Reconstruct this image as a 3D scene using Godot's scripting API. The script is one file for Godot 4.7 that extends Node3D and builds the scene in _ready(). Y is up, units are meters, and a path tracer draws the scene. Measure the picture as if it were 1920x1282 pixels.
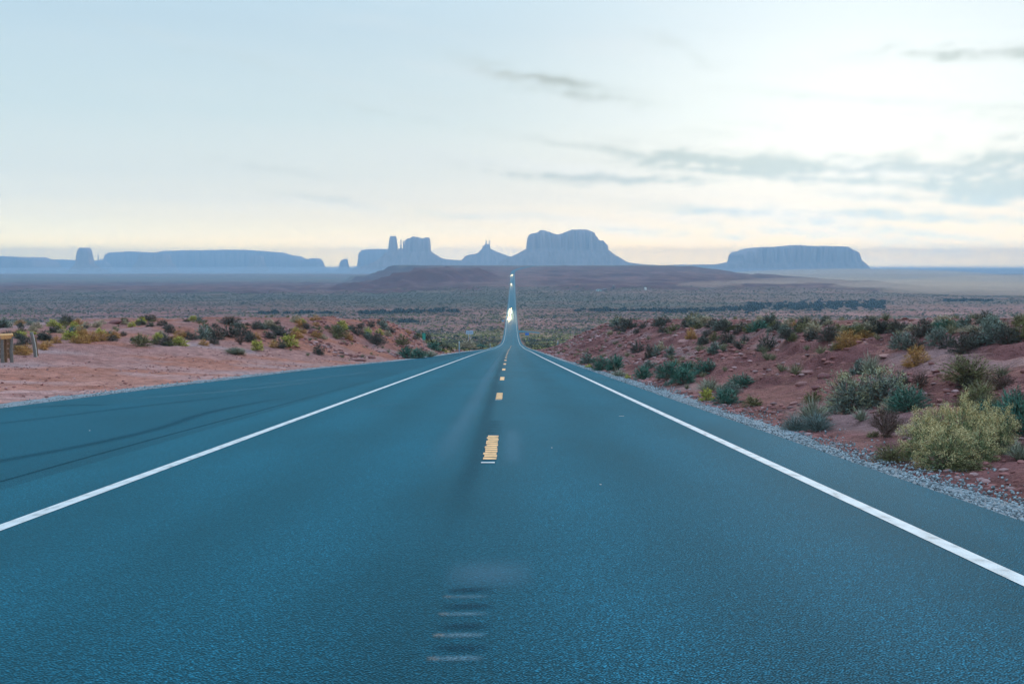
extends Node3D
# A long straight desert road running down into a valley and up to hazy sandstone buttes at dusk.

const FOCAL := 1716.0          # in pixels of a 1920 wide picture
const EYE := Vector3(0, 1.5, 0)
const PITCH := 0.08197         # camera looks this far down, radians

var rng := RandomNumberGenerator.new()
var n_big := FastNoiseLite.new()
var n_mid := FastNoiseLite.new()
var n_fine := FastNoiseLite.new()
var M := {}
var used := {}
var road_ys := PackedFloat32Array()
var road_xs := PackedFloat32Array()
var bush_cache := {}

func _ready():
	rng.seed = 7
	make_camera()
	make_sky()
	make_sun_and_air()
	setup_noise()
	setup_road_tables()
	make_materials()
	make_ground()
	make_road()
	make_gravel()
	make_buttes()
	make_far_buildings()
	make_scrub()
	make_bushes()
	make_rocks()
	make_timber()
	make_signs()
	make_cars()
	make_dust()

# ---------------------------------------------------------------- camera, sky, light
func make_camera():
	var c := Camera3D.new()
	c.name = "camera"
	c.position = EYE
	c.rotation = Vector3(-PITCH, 0, 0)
	c.fov = rad_to_deg(2.0 * atan(641.0 / FOCAL))
	c.near = 0.05
	c.far = 60000.0
	add_child(c)
	c.current = true

func make_sky():
	var e := Environment.new()
	e.background_mode = Environment.BG_SKY
	e.tonemap_mode = Environment.TONE_MAPPER_LINEAR
	e.tonemap_exposure = 1.3
	e.sdfgi_enabled = true
	e.ssao_enabled = true
	e.ssil_enabled = true
	e.fog_enabled = true
	e.fog_density = FOG_DENSITY
	e.fog_light_color = FOG_COLOR
	e.volumetric_fog_enabled = true
	e.volumetric_fog_density = 0.0
	var sky := Sky.new()
	var pm := PanoramaSkyMaterial.new()
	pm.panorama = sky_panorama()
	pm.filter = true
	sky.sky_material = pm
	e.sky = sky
	var w := WorldEnvironment.new()
	w.name = "world_environment"
	w.environment = e
	add_child(w)

const FOG_DENSITY := 0.00022
const FOG_COLOR := Color(0.68, 0.855, 1.0)

# one streak of cloud: azimuth, elevation of its middle (degrees), half length, half thickness, tilt, strength
const STREAKS := [
	[3.0, 10.9, 3.2, 0.5, -0.22, 0.45], [0.5, 11.6, 3.0, 0.3, -0.25, 0.35], [11.2, 12.4, 2.0, 0.5, -0.3, 0.22],
	[9.6, 6.6, 2.4, 0.4, -0.16, 0.85], [12.5, 6.2, 3.0, 0.45, -0.08, 0.8], [17.0, 5.9, 4.0, 0.5, -0.03, 0.55], [21.0, 5.2, 3.6, 0.45, -0.12, 0.6],
	[4.0, 5.55, 4.2, 0.18, -0.06, 0.9], [9.0, 5.25, 4.5, 0.2, 0.0, 0.8], [1.2, 5.8, 1.8, 0.2, -0.15, 0.4],
	[26.0, 11.7, 3.6, 0.28, -0.06, 0.95], [29.5, 11.2, 2.5, 0.3, -0.08, 0.6],
	[25.5, 5.2, 4.6, 0.9, -0.04, 0.8], [30.0, 5.6, 4.0, 0.9, 0.02, 0.8], [28.0, 3.9, 4.0, 0.5, -0.1, 0.75], [33.0, 4.4, 5.0, 0.8, 0.0, 0.6],
	[13.0, 3.35, 4.0, 0.14, -0.02, 0.55], [22.0, 2.9, 7.0, 0.28, -0.05, 0.75], [16.0, 2.2, 5.5, 0.3, 0.0, 0.45], [23.0, 1.8, 6.0, 0.35, 0.0, 0.4], [27.0, 1.0, 7.0, 0.4, 0.0, 0.25],
	[-2.0, 3.2, 4.0, 0.16, -0.02, 0.35], [-15.0, 5.9, 2.8, 0.16, -0.12, 0.3], [-11.5, 4.1, 2.8, 0.16, -0.14, 0.3], [6.5, 2.3, 2.0, 0.1, -0.05, 0.4],
	[-8.0, 9.3, 3.0, 0.2, -0.2, 0.18], [-18.0, 12.4, 4.0, 0.25, -0.2, 0.12], [5.0, 7.2, 4.0, 0.2, -0.15, 0.35],
]

func srgb(r: float, g: float, b: float) -> Vector3:
	var c := Color(r / 255.0, g / 255.0, b / 255.0).srgb_to_linear()
	return Vector3(c.r, c.g, c.b)

func sky_panorama() -> ImageTexture:
	var wide := 2048
	var high := 1024
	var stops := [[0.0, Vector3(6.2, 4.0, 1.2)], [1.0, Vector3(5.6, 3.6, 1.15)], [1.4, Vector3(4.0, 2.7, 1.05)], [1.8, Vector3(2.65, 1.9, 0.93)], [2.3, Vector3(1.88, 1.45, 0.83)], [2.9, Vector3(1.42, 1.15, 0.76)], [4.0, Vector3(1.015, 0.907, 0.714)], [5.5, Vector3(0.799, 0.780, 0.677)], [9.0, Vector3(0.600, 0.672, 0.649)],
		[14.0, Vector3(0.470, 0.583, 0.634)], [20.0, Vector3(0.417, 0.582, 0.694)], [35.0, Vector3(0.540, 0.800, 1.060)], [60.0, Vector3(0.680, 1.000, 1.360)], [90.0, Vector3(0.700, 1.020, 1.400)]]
	var wisp := FastNoiseLite.new()
	wisp.seed = 11
	wisp.frequency = 0.16
	wisp.fractal_octaves = 4
	var warp := FastNoiseLite.new()
	warp.seed = 23
	warp.frequency = 0.22
	warp.fractal_octaves = 3
	var data := PackedFloat32Array()
	data.resize(wide * high * 3)
	var shade := Vector3(0.43, 0.47, 0.42)      # the grey green of thin cloud against the light
	var k := 0
	for row in high:
		var el := 90.0 - (row + 0.5) * 180.0 / high
		var base := Vector3(0.4, 0.36, 0.33)
		if el > -2.0:
			var e := maxf(el, 0.0)
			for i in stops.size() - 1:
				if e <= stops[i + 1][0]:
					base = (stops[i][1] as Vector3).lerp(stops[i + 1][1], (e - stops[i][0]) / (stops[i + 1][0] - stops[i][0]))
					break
		for col in wide:
			var c := base
			if el > -2.0 and el < 62.0:
				var az := (col + 0.5) * 360.0 / wide      # the panorama begins straight ahead
				if az > 180.0: az -= 360.0
				# the sun stands behind thin cloud to the right of the road
				var da := az - 21.0
				var de := el - 9.0
				var r2 := da * da * 0.55 + de * de
				var glow := exp(-r2 / 120.0) * 0.30 + exp(-r2 / 600.0) * 0.09
				c += Vector3(1.0, 0.84, 0.66) * glow
				# away from the sun the low sky is cooler
				var cool := clampf((-az + 4.0) / 60.0, 0.0, 1.0) * exp(-el / 22.0)
				if az < -90.0: cool *= clampf((180.0 + az) / 90.0, 0.0, 1.0)
				c = c.lerp(c * Vector3(0.74, 0.93, 1.08), cool)
				if el < 24.0 and az > -50.0 and az < 60.0:
					var wx := warp.get_noise_2d(az * 1.2, el * 3.0)
					var d := clampf(warp.get_noise_2d(az * 0.22 + 50.0, (el + az * 0.1) * 2.4) - 0.08, 0.0, 1.0) * clampf((az + 12.0) / 30.0, 0.0, 1.0) * exp(-pow((el - 6.0) / 5.0, 2.0)) * 0.9
					for s in STREAKS:
						var x: float = az - s[0]
						if absf(x) > s[2] * 2.2: continue
						var y: float = el - s[1] - x * s[4] + wx * s[3] * 1.7 + sin(az * 1.3 + s[0]) * s[3] * 0.25
						if absf(y) > s[3] * 3.0: continue
						var t: float = (x * x) / (s[2] * s[2] * 1.5) + (y * y) / (s[3] * s[3])
						d += s[5] * 1.5 * exp(-t * 0.95)
					if d > 0.01:
						var v := el + az * 0.11
						var streak := clampf(0.62 + 0.95 * wisp.get_noise_2d(az * 0.42, v * 9.0) + 0.75 * wisp.get_noise_2d(az * 0.9 + 70.0, v * 30.0), 0.06, 1.3)
						c = c.lerp(shade * maxf(1.0, (c.x + c.y) * 0.72), clampf(d * streak, 0.0, 1.0) * 0.95)
				var haze := wisp.get_noise_2d(az * 0.35 + 40.0, el * 2.4 + az * 0.25)
				var veil := clampf(haze * 1.6, 0.0, 1.0) * clampf((az + 40.0) / 50.0, 0.15, 1.0) * exp(-el / 30.0)
				c = c.lerp(Vector3(0.98, 1.0, 0.98) * maxf(0.72, c.y), veil * 0.35)
			data[k] = c.x
			data[k + 1] = c.y
			data[k + 2] = c.z
			k += 3
	return ImageTexture.create_from_image(Image.create_from_data(wide, high, false, Image.FORMAT_RGBF, data.to_byte_array()))

func make_sun_and_air():
	var s := DirectionalLight3D.new()
	s.name = "sun"
	s.light_energy = 0.45
	s.light_color = Color(1.0, 0.9, 0.78)
	s.light_angular_distance = 14.0
	s.shadow_enabled = true
	# from the right and ahead, ten degrees up, behind thin cloud
	s.look_at_from_position(Vector3.ZERO, -Vector3(0.37, 0.22, -0.9), Vector3.UP)
	add_child(s)

# ---------------------------------------------------------------- helpers for naming
func numbered(called: String) -> String:
	if not used.has(called):
		used[called] = 0
		return called
	used[called] += 1
	return "%s_%03d" % [called, used[called]]

func tag(o: Node, label := "", category := "", group := "", kind := ""):
	if label: o.set_meta("label", label)
	if category: o.set_meta("category", category)
	if group: o.set_meta("group", group)
	if kind: o.set_meta("kind", kind)
	return o

func put(called: String, mesh: Mesh, mat: Material, parent: Node = self) -> MeshInstance3D:
	var o := MeshInstance3D.new()
	o.name = numbered(called) if parent == self else called
	o.mesh = mesh
	if mat: o.material_override = mat
	parent.add_child(o, true)
	return o

func thing(called: String, at: Vector3, label: String, category: String, group := "") -> Node3D:
	var o := Node3D.new()
	o.name = numbered(called)
	o.position = at
	add_child(o, true)
	tag(o, label, category, group)
	return o

func masses(called: String, mesh: Mesh, mat: Material, places: Array, tints: Array, label: String, parent: Node = self) -> MultiMeshInstance3D:
	var mm := MultiMesh.new()
	mm.transform_format = MultiMesh.TRANSFORM_3D
	mm.use_colors = true
	mm.mesh = mesh
	mm.instance_count = places.size()
	for i in places.size():
		mm.set_instance_transform(i, places[i])
		mm.set_instance_color(i, tints[i])
	var o := MultiMeshInstance3D.new()
	o.name = numbered(called)
	o.multimesh = mm
	o.material_override = mat
	parent.add_child(o, true)
	tag(o, label, "", "", "stuff")
	return o

# ---------------------------------------------------------------- geometry of the land
func setup_noise():
	n_big.seed = 3
	n_big.frequency = 1.0
	n_big.fractal_octaves = 4
	n_mid.seed = 5
	n_mid.frequency = 1.0
	n_mid.fractal_octaves = 3
	n_fine.seed = 9
	n_fine.frequency = 1.0
	n_fine.fractal_octaves = 2

func table(t: Array, x: float) -> float:
	if x <= t[0][0]: return t[0][1]
	for i in t.size() - 1:
		if x <= t[i + 1][0]:
			var a: float = (x - t[i][0]) / (t[i + 1][0] - t[i][0])
			return lerpf(t[i][1], t[i + 1][1], a)
	return t[-1][1]

func smooth_table(t: Array, step: float, top: float, low: float) -> PackedFloat32Array:
	# a cubic through the points, sampled every step metres from low to top
	var out := PackedFloat32Array()
	var n := int((top - low) / step) + 1
	for k in n:
		var x := low + k * step
		var i := 0
		while i < t.size() - 2 and x > t[i + 1][0]: i += 1
		var p0: Array = t[maxi(i - 1, 0)]
		var p1: Array = t[i]
		var p2: Array = t[i + 1]
		var p3: Array = t[mini(i + 2, t.size() - 1)]
		var h: float = p2[0] - p1[0]
		var a: float = clampf((x - p1[0]) / h, 0.0, 1.0)
		var m1: float = (p2[1] - p0[1]) / (p2[0] - p0[0]) * h
		var m2: float = (p3[1] - p1[1]) / (p3[0] - p1[0]) * h
		var a2 := a * a
		var a3 := a2 * a
		out.append((2 * a3 - 3 * a2 + 1) * p1[1] + (a3 - 2 * a2 + a) * m1 + (-2 * a3 + 3 * a2) * p2[1] + (a3 - a2) * m2)
	return out

const LOW := -40.0
const STEP := 4.0
const ROAD_END := 2640.0
const PLAIN := -41.0

func setup_road_tables():
	road_ys = smooth_table([[-40, 3.29], [0, 0.0], [60, -4.93], [135, -11.05], [250, -20.55], [417, -33.0], [549, -38.9], [724, -41.0], [1000, -40.9],
		[1400, -34.6], [1700, -23.0], [2000, -11.6], [2300, -1.5], [2640, 4.6], [3000, 6.0]], STEP, 3000.0, LOW)
	road_xs = smooth_table([[-40, -0.25], [0, -0.43], [30, -0.57], [60, -0.68], [100, -0.79], [180, -0.78], [250, -0.6], [417, -0.4], [700, -0.45], [1000, -0.1],
		[1700, 1.0], [1980, 1.4], [2120, 6.0], [2300, 26.0], [2640, 68.0], [3000, 110.0]], STEP, 3000.0, LOW)

func lookup(a: PackedFloat32Array, d: float) -> float:
	var k := clampf((d - LOW) / STEP, 0.0, a.size() - 1.001)
	var i := int(k)
	return lerpf(a[i], a[i + 1], k - i)

func ry(d: float) -> float: return lookup(road_ys, d)
func rx(d: float) -> float: return lookup(road_xs, d)

const H_RIGHT := [[-30, 1.5], [0, 1.6], [10, 1.75], [25, 2.1], [44, 2.45], [80, 3.4], [115, 4.1], [135, 3.8], [150, 2.8], [165, 1.4], [180, 0.5], [205, 0.0]]
const H_LEFT := [[-30, 0.2], [20, 0.5], [45, 1.3], [70, 2.7], [90, 3.8], [110, 4.2], [125, 3.6], [145, 1.6], [165, 0.4], [185, 0.0]]
const W_LEFT := [[0, 30.0], [45, 22.0], [70, 14.0], [90, 9.0], [130, 8.0]]
const PULLOUT := [[-30, -11.3], [20, -11.05], [30, -10.9], [52, -10.1], [70, -8.3], [100, -6.9], [130, -6.2], [165, -5.2], [190, -4.72]]

func pave_left(d: float) -> float: return table(PULLOUT, d)
func pave_right(_d: float) -> float: return 4.73

func bank(s: float, d: float) -> float:
	if d > 206.0: return 0.0
	var h := 0.0
	if s > 0.0:
		var t := clampf((s - 5.5) / 9.0, 0.0, 1.0)
		if t > 0.0:
			var top := table(H_RIGHT, d)
			h = top * (0.5 * t * t * (3.0 - 2.0 * t) + 0.5 * t)
			h -= maxf(s - 22.0, 0.0) * 0.03
			var rough := clampf(t * (1.05 - t) * 3.0, 0.08, 1.0)
			h += rough * top * 0.07 * n_mid.get_noise_2d(s * 0.34, d * 0.2) + 0.10 * t * n_mid.get_noise_2d(s * 0.9 + 30.0, d * 0.55)
			# ledges of broken rock part way up
			h += 0.15 * rough * n_fine.get_noise_2d(s * 1.3, d * 0.7)
			var ledge := n_mid.get_noise_2d(s * 0.25 - 60.0, d * 0.12)
			h += 0.22 * rough * smoothstep(0.02, 0.12, ledge)
	else:
		var foot := pave_left(d) - 0.7
		var u := (foot - s) / table(W_LEFT, d)
		if u > 0.0:
			var t := clampf(u, 0.0, 1.0)
			var top := table(H_LEFT, d)
			top *= lerpf(1.0, 0.55, smoothstep(36.0, 58.0, -s))
			h = top * (0.6 * t * t * (3.0 - 2.0 * t) + 0.4 * t)
			var rough := clampf(t * 2.5, 0.0, 1.0) * clampf((d - 30.0) / 40.0, 0.0, 1.0)
			h += rough * (0.28 * n_mid.get_noise_2d(s * 0.13 + 9.0, d * 0.09) + 0.16 * n_mid.get_noise_2d(s * 0.5, d * 0.35))
			h += 0.05 * t * n_mid.get_noise_2d(s * 0.4 + 70.0, d * 0.3)
			if d < 80.0:
				# wheel ruts left by cars that pulled off
				for rut: float in [1.7, 3.3, 5.2, 6.9]:
					var q: float = (foot - s) - rut - 0.5 * sin(d * 0.09 + rut) - (d - 30.0) * 0.02 * (rut - 3.0)
					if absf(q) < 0.9: h -= 0.05 * exp(-q * q / 0.04) - 0.025 * exp(-(absf(q) - 0.35) * (absf(q) - 0.35) / 0.03)
	return h

func land(x: float, d: float) -> float:
	# height of the bare ground at x metres right of the camera and d metres ahead
	var dd := minf(d, 2990.0)
	var s := x - rx(dd)
	var road := ry(dd)
	var a := absf(s)
	var y := road
	if d > 700.0:
		var rise := road - PLAIN
		if d > 2640.0: rise *= 1.0 - smoothstep(2700.0, 3400.0, d)
		var nz := n_big.get_noise_2d(x * 0.0022, d * 0.0016)
		var left_edge := 265.0 + 130.0 * nz + (dd - 2300.0) * 0.22 + 60.0 * n_big.get_noise_2d(x * 0.008, d * 0.008)
		var right_edge := 470.0 + 160.0 * nz
		var win := 1.0
		if s < 0.0:
			# terraces of red rock step down on the left
			var t := clampf((left_edge + 190.0 + s) / 190.0, 0.0, 1.0)
			var st := t * 3.0
			var f := st - floorf(st)
			win = lerpf(t, (floorf(st) + smoothstep(0.55, 0.95, f)) / 3.0, 0.75) if t < 1.0 else 1.0
		else:
			win = 1.0 - smoothstep(right_edge - 120.0, right_edge + 420.0, s)
		rise *= win
		y = PLAIN + rise
		y += clampf(a / 300.0, 0.0, 1.0) * (2.0 * n_big.get_noise_2d(x * 0.004, d * 0.004) + 0.6)
		if d > 1250.0 and d < 2900.0:
			var rg := 1.0 - absf(n_big.get_noise_2d(x * 0.0055 + 11.0, d * 0.0042)) * 2.0
			var far_off := clampf(a / 60.0 - 0.25, 0.0, 1.0) * smoothstep(1250.0, 1550.0, d)
			y += far_off * (5.5 * (rg - 0.6) + 3.0 * n_big.get_noise_2d(x * 0.014, d * 0.01)) * (1.0 - smoothstep(2300.0, 2800.0, d))
			# a dark red headland left of the road
			var hx := (x + 150.0 - (d - 1700.0) * 0.1) / 130.0
			var hd := (d - 1760.0) / 170.0
			y += 17.0 * smoothstep(1.0, 0.55, sqrt(hx * hx + hd * hd) + 0.25 * n_big.get_noise_2d(x * 0.02, d * 0.02)) * clampf(a / 40.0 - 0.4, 0.0, 1.0)
		# low swells that cross the plain
		y += clampf(a / 500.0 - 0.3, 0.0, 1.0) * (5.0 * exp(-pow((d - 1750.0 - x * 0.15) / 260.0, 2.0)) * clampf(-x / 500.0, 0.0, 1.0) + 11.0 * exp(-pow((d - 3900.0) / 500.0, 2.0)))
		if d > 4200.0: y += smoothstep(4200.0, 6800.0, d) * clampf((x - 1500.0) / 900.0, 0.0, 1.0) * 22.0
	elif d > 190.0:
		y += clampf((a - 25.0) / 120.0, 0.0, 1.0) * 2.2 * n_big.get_noise_2d(x * 0.008 + 5.0, d * 0.008)
	y += bank(s, d)
	# the road lies on a shallow bed
	var edge_l := -pave_left(d) if s < 0.0 else pave_right(d)
	var drop := (0.01 if s < 0.0 and d < 190.0 else 0.05) + maxf(d, 0.0) * 0.0006 * (0.3 if d < 190.0 else 1.0)
	if a < edge_l - 0.1:
		y -= drop + 0.09
	elif a < edge_l + 8.0:
		y -= lerpf(drop, 0.0, smoothstep(0.3, 8.0, a - edge_l))
	if d < 420.0 and a > edge_l + 0.8:
		y += 0.05 * n_fine.get_noise_2d(x * 0.9, d * 0.7) * clampf((a - edge_l) / 3.0, 0.3, 1.0)
	return y

# ---------------------------------------------------------------- from the picture's angles to places
func sight(px: float, py: float) -> Vector3:
	var v := Vector3((px - 960.0) / FOCAL, -(py - 641.0) / FOCAL, -1.0)
	return v.rotated(Vector3.RIGHT, -PITCH).normalized()

func at(px: float, py: float, d: float) -> Vector3:
	var v := sight(px, py)
	return EYE + v * (d / -v.z)

func on_ground(px: float, py: float) -> Vector3:
	var v := sight(px, py)
	v /= -v.z
	var d := 2.5
	var before := d
	while d < 3000.0:
		var p := EYE + v * d
		if p.y < land(p.x, d):
			for i in 8:
				var m := (before + d) * 0.5
				var q := EYE + v * m
				if q.y < land(q.x, m): d = m
				else: before = m
			p = EYE + v * d
			return Vector3(p.x, land(p.x, d), -d)
		before = d
		d += maxf(0.15, d * 0.008)
	return at(px, py, 600.0)

# ---------------------------------------------------------------- materials
func noise_tex(sd: int, freq: float, colors: Array, octaves := 4, size := 1024, bump := 0.0, kind := FastNoiseLite.TYPE_SIMPLEX_SMOOTH) -> NoiseTexture2D:
	var n := FastNoiseLite.new()
	n.seed = sd
	n.frequency = freq
	n.noise_type = kind
	n.fractal_octaves = octaves
	var t := NoiseTexture2D.new()
	t.width = size
	t.height = size
	t.seamless = true
	t.seamless_blend_skirt = 0.25
	if bump > 0.0:
		t.as_normal_map = true
		t.bump_strength = bump
	elif colors.size():
		var g := Gradient.new()
		g.offsets = PackedFloat32Array()
		g.colors = PackedColorArray()
		var offs := PackedFloat32Array()
		var cols := PackedColorArray()
		for i in colors.size():
			offs.append(float(i) / (colors.size() - 1))
			cols.append(colors[i])
		g.offsets = offs
		g.colors = cols
		t.color_ramp = g
	t.noise = n
	return t

func grey(v: float) -> Color: return Color(v, v, v).linear_to_srgb()
func lin(r: float, g: float, b: float) -> Color: return Color(r, g, b).linear_to_srgb()

func speckle(size: int, sd: int, low: float, high: float, glint: float) -> Image:
	# crushed stone in tar: grains of differing tone, a few bright
	var r := RandomNumberGenerator.new()
	r.seed = sd
	var bytes := PackedByteArray()
	bytes.resize(size * size)
	for i in size * size:
		var v := r.randf()
		v = lerpf(low, high, v * v)
		if r.randf() < glint: v = lerpf(high, 1.0, r.randf())
		bytes[i] = int(clampf(v, 0.0, 1.0) * 255.0)
	return Image.create_from_data(size, size, false, Image.FORMAT_L8, bytes)

func mat(color: Color, rough := 0.9, vertex := false) -> StandardMaterial3D:
	var m := StandardMaterial3D.new()
	m.albedo_color = color
	m.roughness = rough
	m.vertex_color_use_as_albedo = vertex
	m.cull_mode = BaseMaterial3D.CULL_DISABLED
	return m

func make_materials():
	# asphalt: 1024 grains over three metres, mottled at a larger scale
	var grain := speckle(1024, 4, 0.20, 0.92, 0.016)
	var soft := speckle(512, 8, 0.12, 0.96, 0.03)
	soft.resize(1024, 1024, Image.INTERPOLATE_CUBIC)
	grain.convert(Image.FORMAT_RGBA8)
	soft.convert(Image.FORMAT_RGBA8)
	var half := Image.create(1024, 1024, false, Image.FORMAT_RGBA8)
	half.fill(Color(1, 1, 1, 0.65))
	grain.blend_rect_mask(soft, half, Rect2i(0, 0, 1024, 1024), Vector2i.ZERO)
	var bump := grain.duplicate()
	bump.convert(Image.FORMAT_L8)
	bump.convert(Image.FORMAT_RGBA8)
	bump.bump_map_to_normal_map(3.0)
	var grain_t := ImageTexture.create_from_image(grain)
	var bump_t := ImageTexture.create_from_image(bump)
	var mottle := noise_tex(31, 0.006, [grey(0.45), grey(0.72), grey(0.88), grey(1.0)], 6, 1024)
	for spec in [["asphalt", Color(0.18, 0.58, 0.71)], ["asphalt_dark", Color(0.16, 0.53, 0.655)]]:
		var m := mat(spec[1], 0.7, true)
		m.albedo_texture = grain_t
		m.normal_enabled = true
		m.normal_texture = bump_t
		m.normal_scale = 0.5
		m.uv1_scale = Vector3(0.31, 0.31, 1)
		m.detail_enabled = true
		m.detail_blend_mode = BaseMaterial3D.BLEND_MODE_MUL
		m.detail_albedo = mottle
		m.detail_uv_layer = BaseMaterial3D.DETAIL_UV_2
		m.uv2_scale = Vector3(0.055, 0.023, 1)
		m.metallic_specular = 0.06
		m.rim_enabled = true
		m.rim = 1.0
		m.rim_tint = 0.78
		M[spec[0]] = m
	# red earth: tinted by the vertices, broken up by two noises
	var earth_t := noise_tex(41, 0.012, [grey(0.52), grey(0.66), grey(0.8), grey(0.92), grey(1.0)], 6, 1024)
	var grit_t := noise_tex(43, 0.09, [grey(0.6), grey(0.85), grey(1.0)], 3, 1024)
	var earth_n := noise_tex(45, 0.05, [], 6, 1024, 12.0)
	var e := mat(Color.WHITE, 0.95, true)
	e.albedo_texture = earth_t
	e.normal_enabled = true
	e.normal_texture = earth_n
	e.normal_scale = 1.4
	e.uv1_scale = Vector3(0.16, 0.16, 1)
	e.detail_enabled = true
	e.detail_blend_mode = BaseMaterial3D.BLEND_MODE_MUL
	e.detail_albedo = grit_t
	e.detail_uv_layer = BaseMaterial3D.DETAIL_UV_2
	e.uv2_scale = Vector3(0.9, 0.9, 1)
	e.metallic_specular = 0.2
	M.earth = e
	var v := mat(Color.WHITE, 0.98, true)
	v.albedo_texture = noise_tex(51, 0.05, [grey(0.35), grey(0.6), grey(0.85), grey(1.0)], 5, 1024)
	v.uv1_scale = Vector3(0.012, 0.006, 1)
	v.detail_enabled = true
	v.detail_blend_mode = BaseMaterial3D.BLEND_MODE_MUL
	v.detail_albedo = earth_t
	v.detail_uv_layer = BaseMaterial3D.DETAIL_UV_2
	v.uv2_scale = Vector3(0.0016, 0.0007, 1)
	v.metallic_specular = 0.1
	M.valley = v
	var g := mat(Color.WHITE, 0.9, true)
	g.albedo_texture = noise_tex(61, 0.12, [grey(0.35), grey(0.62), grey(0.9), grey(1.0)], 3, 1024)
	g.normal_enabled = true
	g.normal_texture = noise_tex(62, 0.12, [], 3, 1024, 8.0)
	g.uv1_scale = Vector3(0.5, 0.5, 1)
	M.gravel = g
	var p := mat(lin(0.66, 0.67, 0.66), 0.8)
	p.albedo_texture = noise_tex(71, 0.035, [grey(0.42), grey(0.80), grey(0.95), grey(1.0)], 5, 512)
	p.uv1_scale = Vector3(0.31, 0.17, 1)
	p.normal_enabled = true
	p.normal_texture = bump_t
	p.normal_scale = 0.3
	M.white_paint = p
	var y: StandardMaterial3D = p.duplicate()
	y.albedo_color = lin(0.95, 0.53, 0.24)
	M.yellow_paint = y
	var worn := mat(Color.WHITE, 0.8, true)
	worn.transparency = BaseMaterial3D.TRANSPARENCY_ALPHA
	worn.albedo_texture = noise_tex(81, 0.12, [Color(1, 1, 1, 0.0), Color(1, 1, 1, 0.25), Color(1, 1, 1, 0.9), Color(1, 1, 1, 1)], 4, 512)
	worn.uv1_scale = Vector3(0.9, 0.6, 1)
	worn.metallic_specular = 0.08
	M.stain = worn
	M.leaf = mat(Color.WHITE, 0.85, true)
	M.leaf.metallic_specular = 0.15
	M.leaf.backlight_enabled = true
	M.leaf.backlight = Color(0.25, 0.25, 0.2)
	M.stem = mat(lin(0.16, 0.10, 0.07), 0.95)
	M.scrub = mat(Color.WHITE, 0.95, true)
	M.scrub.metallic_specular = 0.05
	var rock := mat(Color.WHITE, 0.93, true)
	rock.albedo_texture = earth_t
	rock.uv1_triplanar = true
	rock.uv1_scale = Vector3(1.3, 1.3, 1.3)
	rock.normal_enabled = true
	rock.normal_texture = earth_n
	rock.vertex_color_use_as_albedo = false
	rock.albedo_color = lin(0.42, 0.19, 0.17)
	M.rock = rock
	M.rock_dark = rock.duplicate()
	M.rock_dark.albedo_color = lin(0.27, 0.10, 0.095)
	var butte := mat(Color.WHITE, 0.95, true)
	butte.metallic_specular = 0.05
	M.butte = butte
	var wood := mat(lin(0.24, 0.21, 0.19), 0.9)
	wood.albedo_texture = noise_tex(91, 0.02, [grey(0.3), grey(0.6), grey(0.9), grey(1.0)], 5, 512)
	wood.uv1_triplanar = true
	wood.uv1_scale = Vector3(6, 0.9, 6)
	M.grey_wood = wood
	M.pale_wood = wood.duplicate()
	M.pale_wood.albedo_color = lin(0.62, 0.60, 0.56)
	var brown: StandardMaterial3D = wood.duplicate()
	brown.albedo_color = lin(0.24, 0.13, 0.07)
	M.brown_wood = brown
	var plank: StandardMaterial3D = wood.duplicate()
	plank.albedo_color = lin(0.85, 0.42, 0.16)  # the warm sunlight on the top boards is put into this orange
	plank.uv1_scale = Vector3(1.2, 8, 8)
	M.plank = plank
	M.galvanised = mat(lin(0.35, 0.50, 0.60), 0.5)
	M.galvanised.metallic = 0.3
	M.green_sign = mat(lin(0.01, 0.30, 0.22), 0.5)
	M.blue_sign = mat(lin(0.01, 0.16, 0.62), 0.5)
	M.pale_sign = mat(lin(0.38, 0.52, 0.68), 0.5)
	M.slate_sign = mat(lin(0.16, 0.24, 0.36), 0.5)
	M.white_sign = mat(lin(0.75, 0.8, 0.8), 0.5)
	M.pink_post = mat(lin(0.40, 0.24, 0.24), 0.7)
	M.tyre = mat(lin(0.02, 0.02, 0.02), 0.9)
	M.glass = mat(lin(0.02, 0.03, 0.04), 0.1)
	M.plaster = mat(lin(0.75, 0.72, 0.66), 0.8)
	M.roof = mat(lin(0.25, 0.27, 0.3), 0.8)

# ---------------------------------------------------------------- ground, valley, plain
func sheet(rows: int, cols: int, pts: PackedVector3Array, tints: PackedColorArray, uvs: PackedVector2Array) -> ArrayMesh:
	var idx := PackedInt32Array()
	idx.resize((rows - 1) * (cols - 1) * 6)
	var k := 0
	for r in rows - 1:
		for c in cols - 1:
			var i := r * cols + c
			idx[k] = i
			idx[k + 1] = i + cols
			idx[k + 2] = i + 1
			idx[k + 3] = i + 1
			idx[k + 4] = i + cols
			idx[k + 5] = i + cols + 1
			k += 6
	var a := []
	a.resize(Mesh.ARRAY_MAX)
	a[Mesh.ARRAY_VERTEX] = pts
	if tints.size(): a[Mesh.ARRAY_COLOR] = tints
	if uvs.size():
		a[Mesh.ARRAY_TEX_UV] = uvs
		a[Mesh.ARRAY_TEX_UV2] = uvs
	a[Mesh.ARRAY_INDEX] = idx
	var m := ArrayMesh.new()
	m.add_surface_from_arrays(Mesh.PRIMITIVE_TRIANGLES, a)
	var st := SurfaceTool.new()
	st.create_from(m, 0)
	st.generate_normals()
	return st.commit()

const COVER := [[100, 0.25], [200, 0.55], [330, 0.75], [520, 0.6], [600, 0.45], [680, 0.25], [780, 0.2], [840, 0.3], [900, 0.5], [1020, 0.72], [1250, 0.85], [1450, 0.7], [1550, 0.35], [1800, 0.3], [2200, 0.4], [2500, 0.75], [3400, 0.7], [3800, 0.3], [4300, 0.6], [9000, 0.6]]

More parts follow.
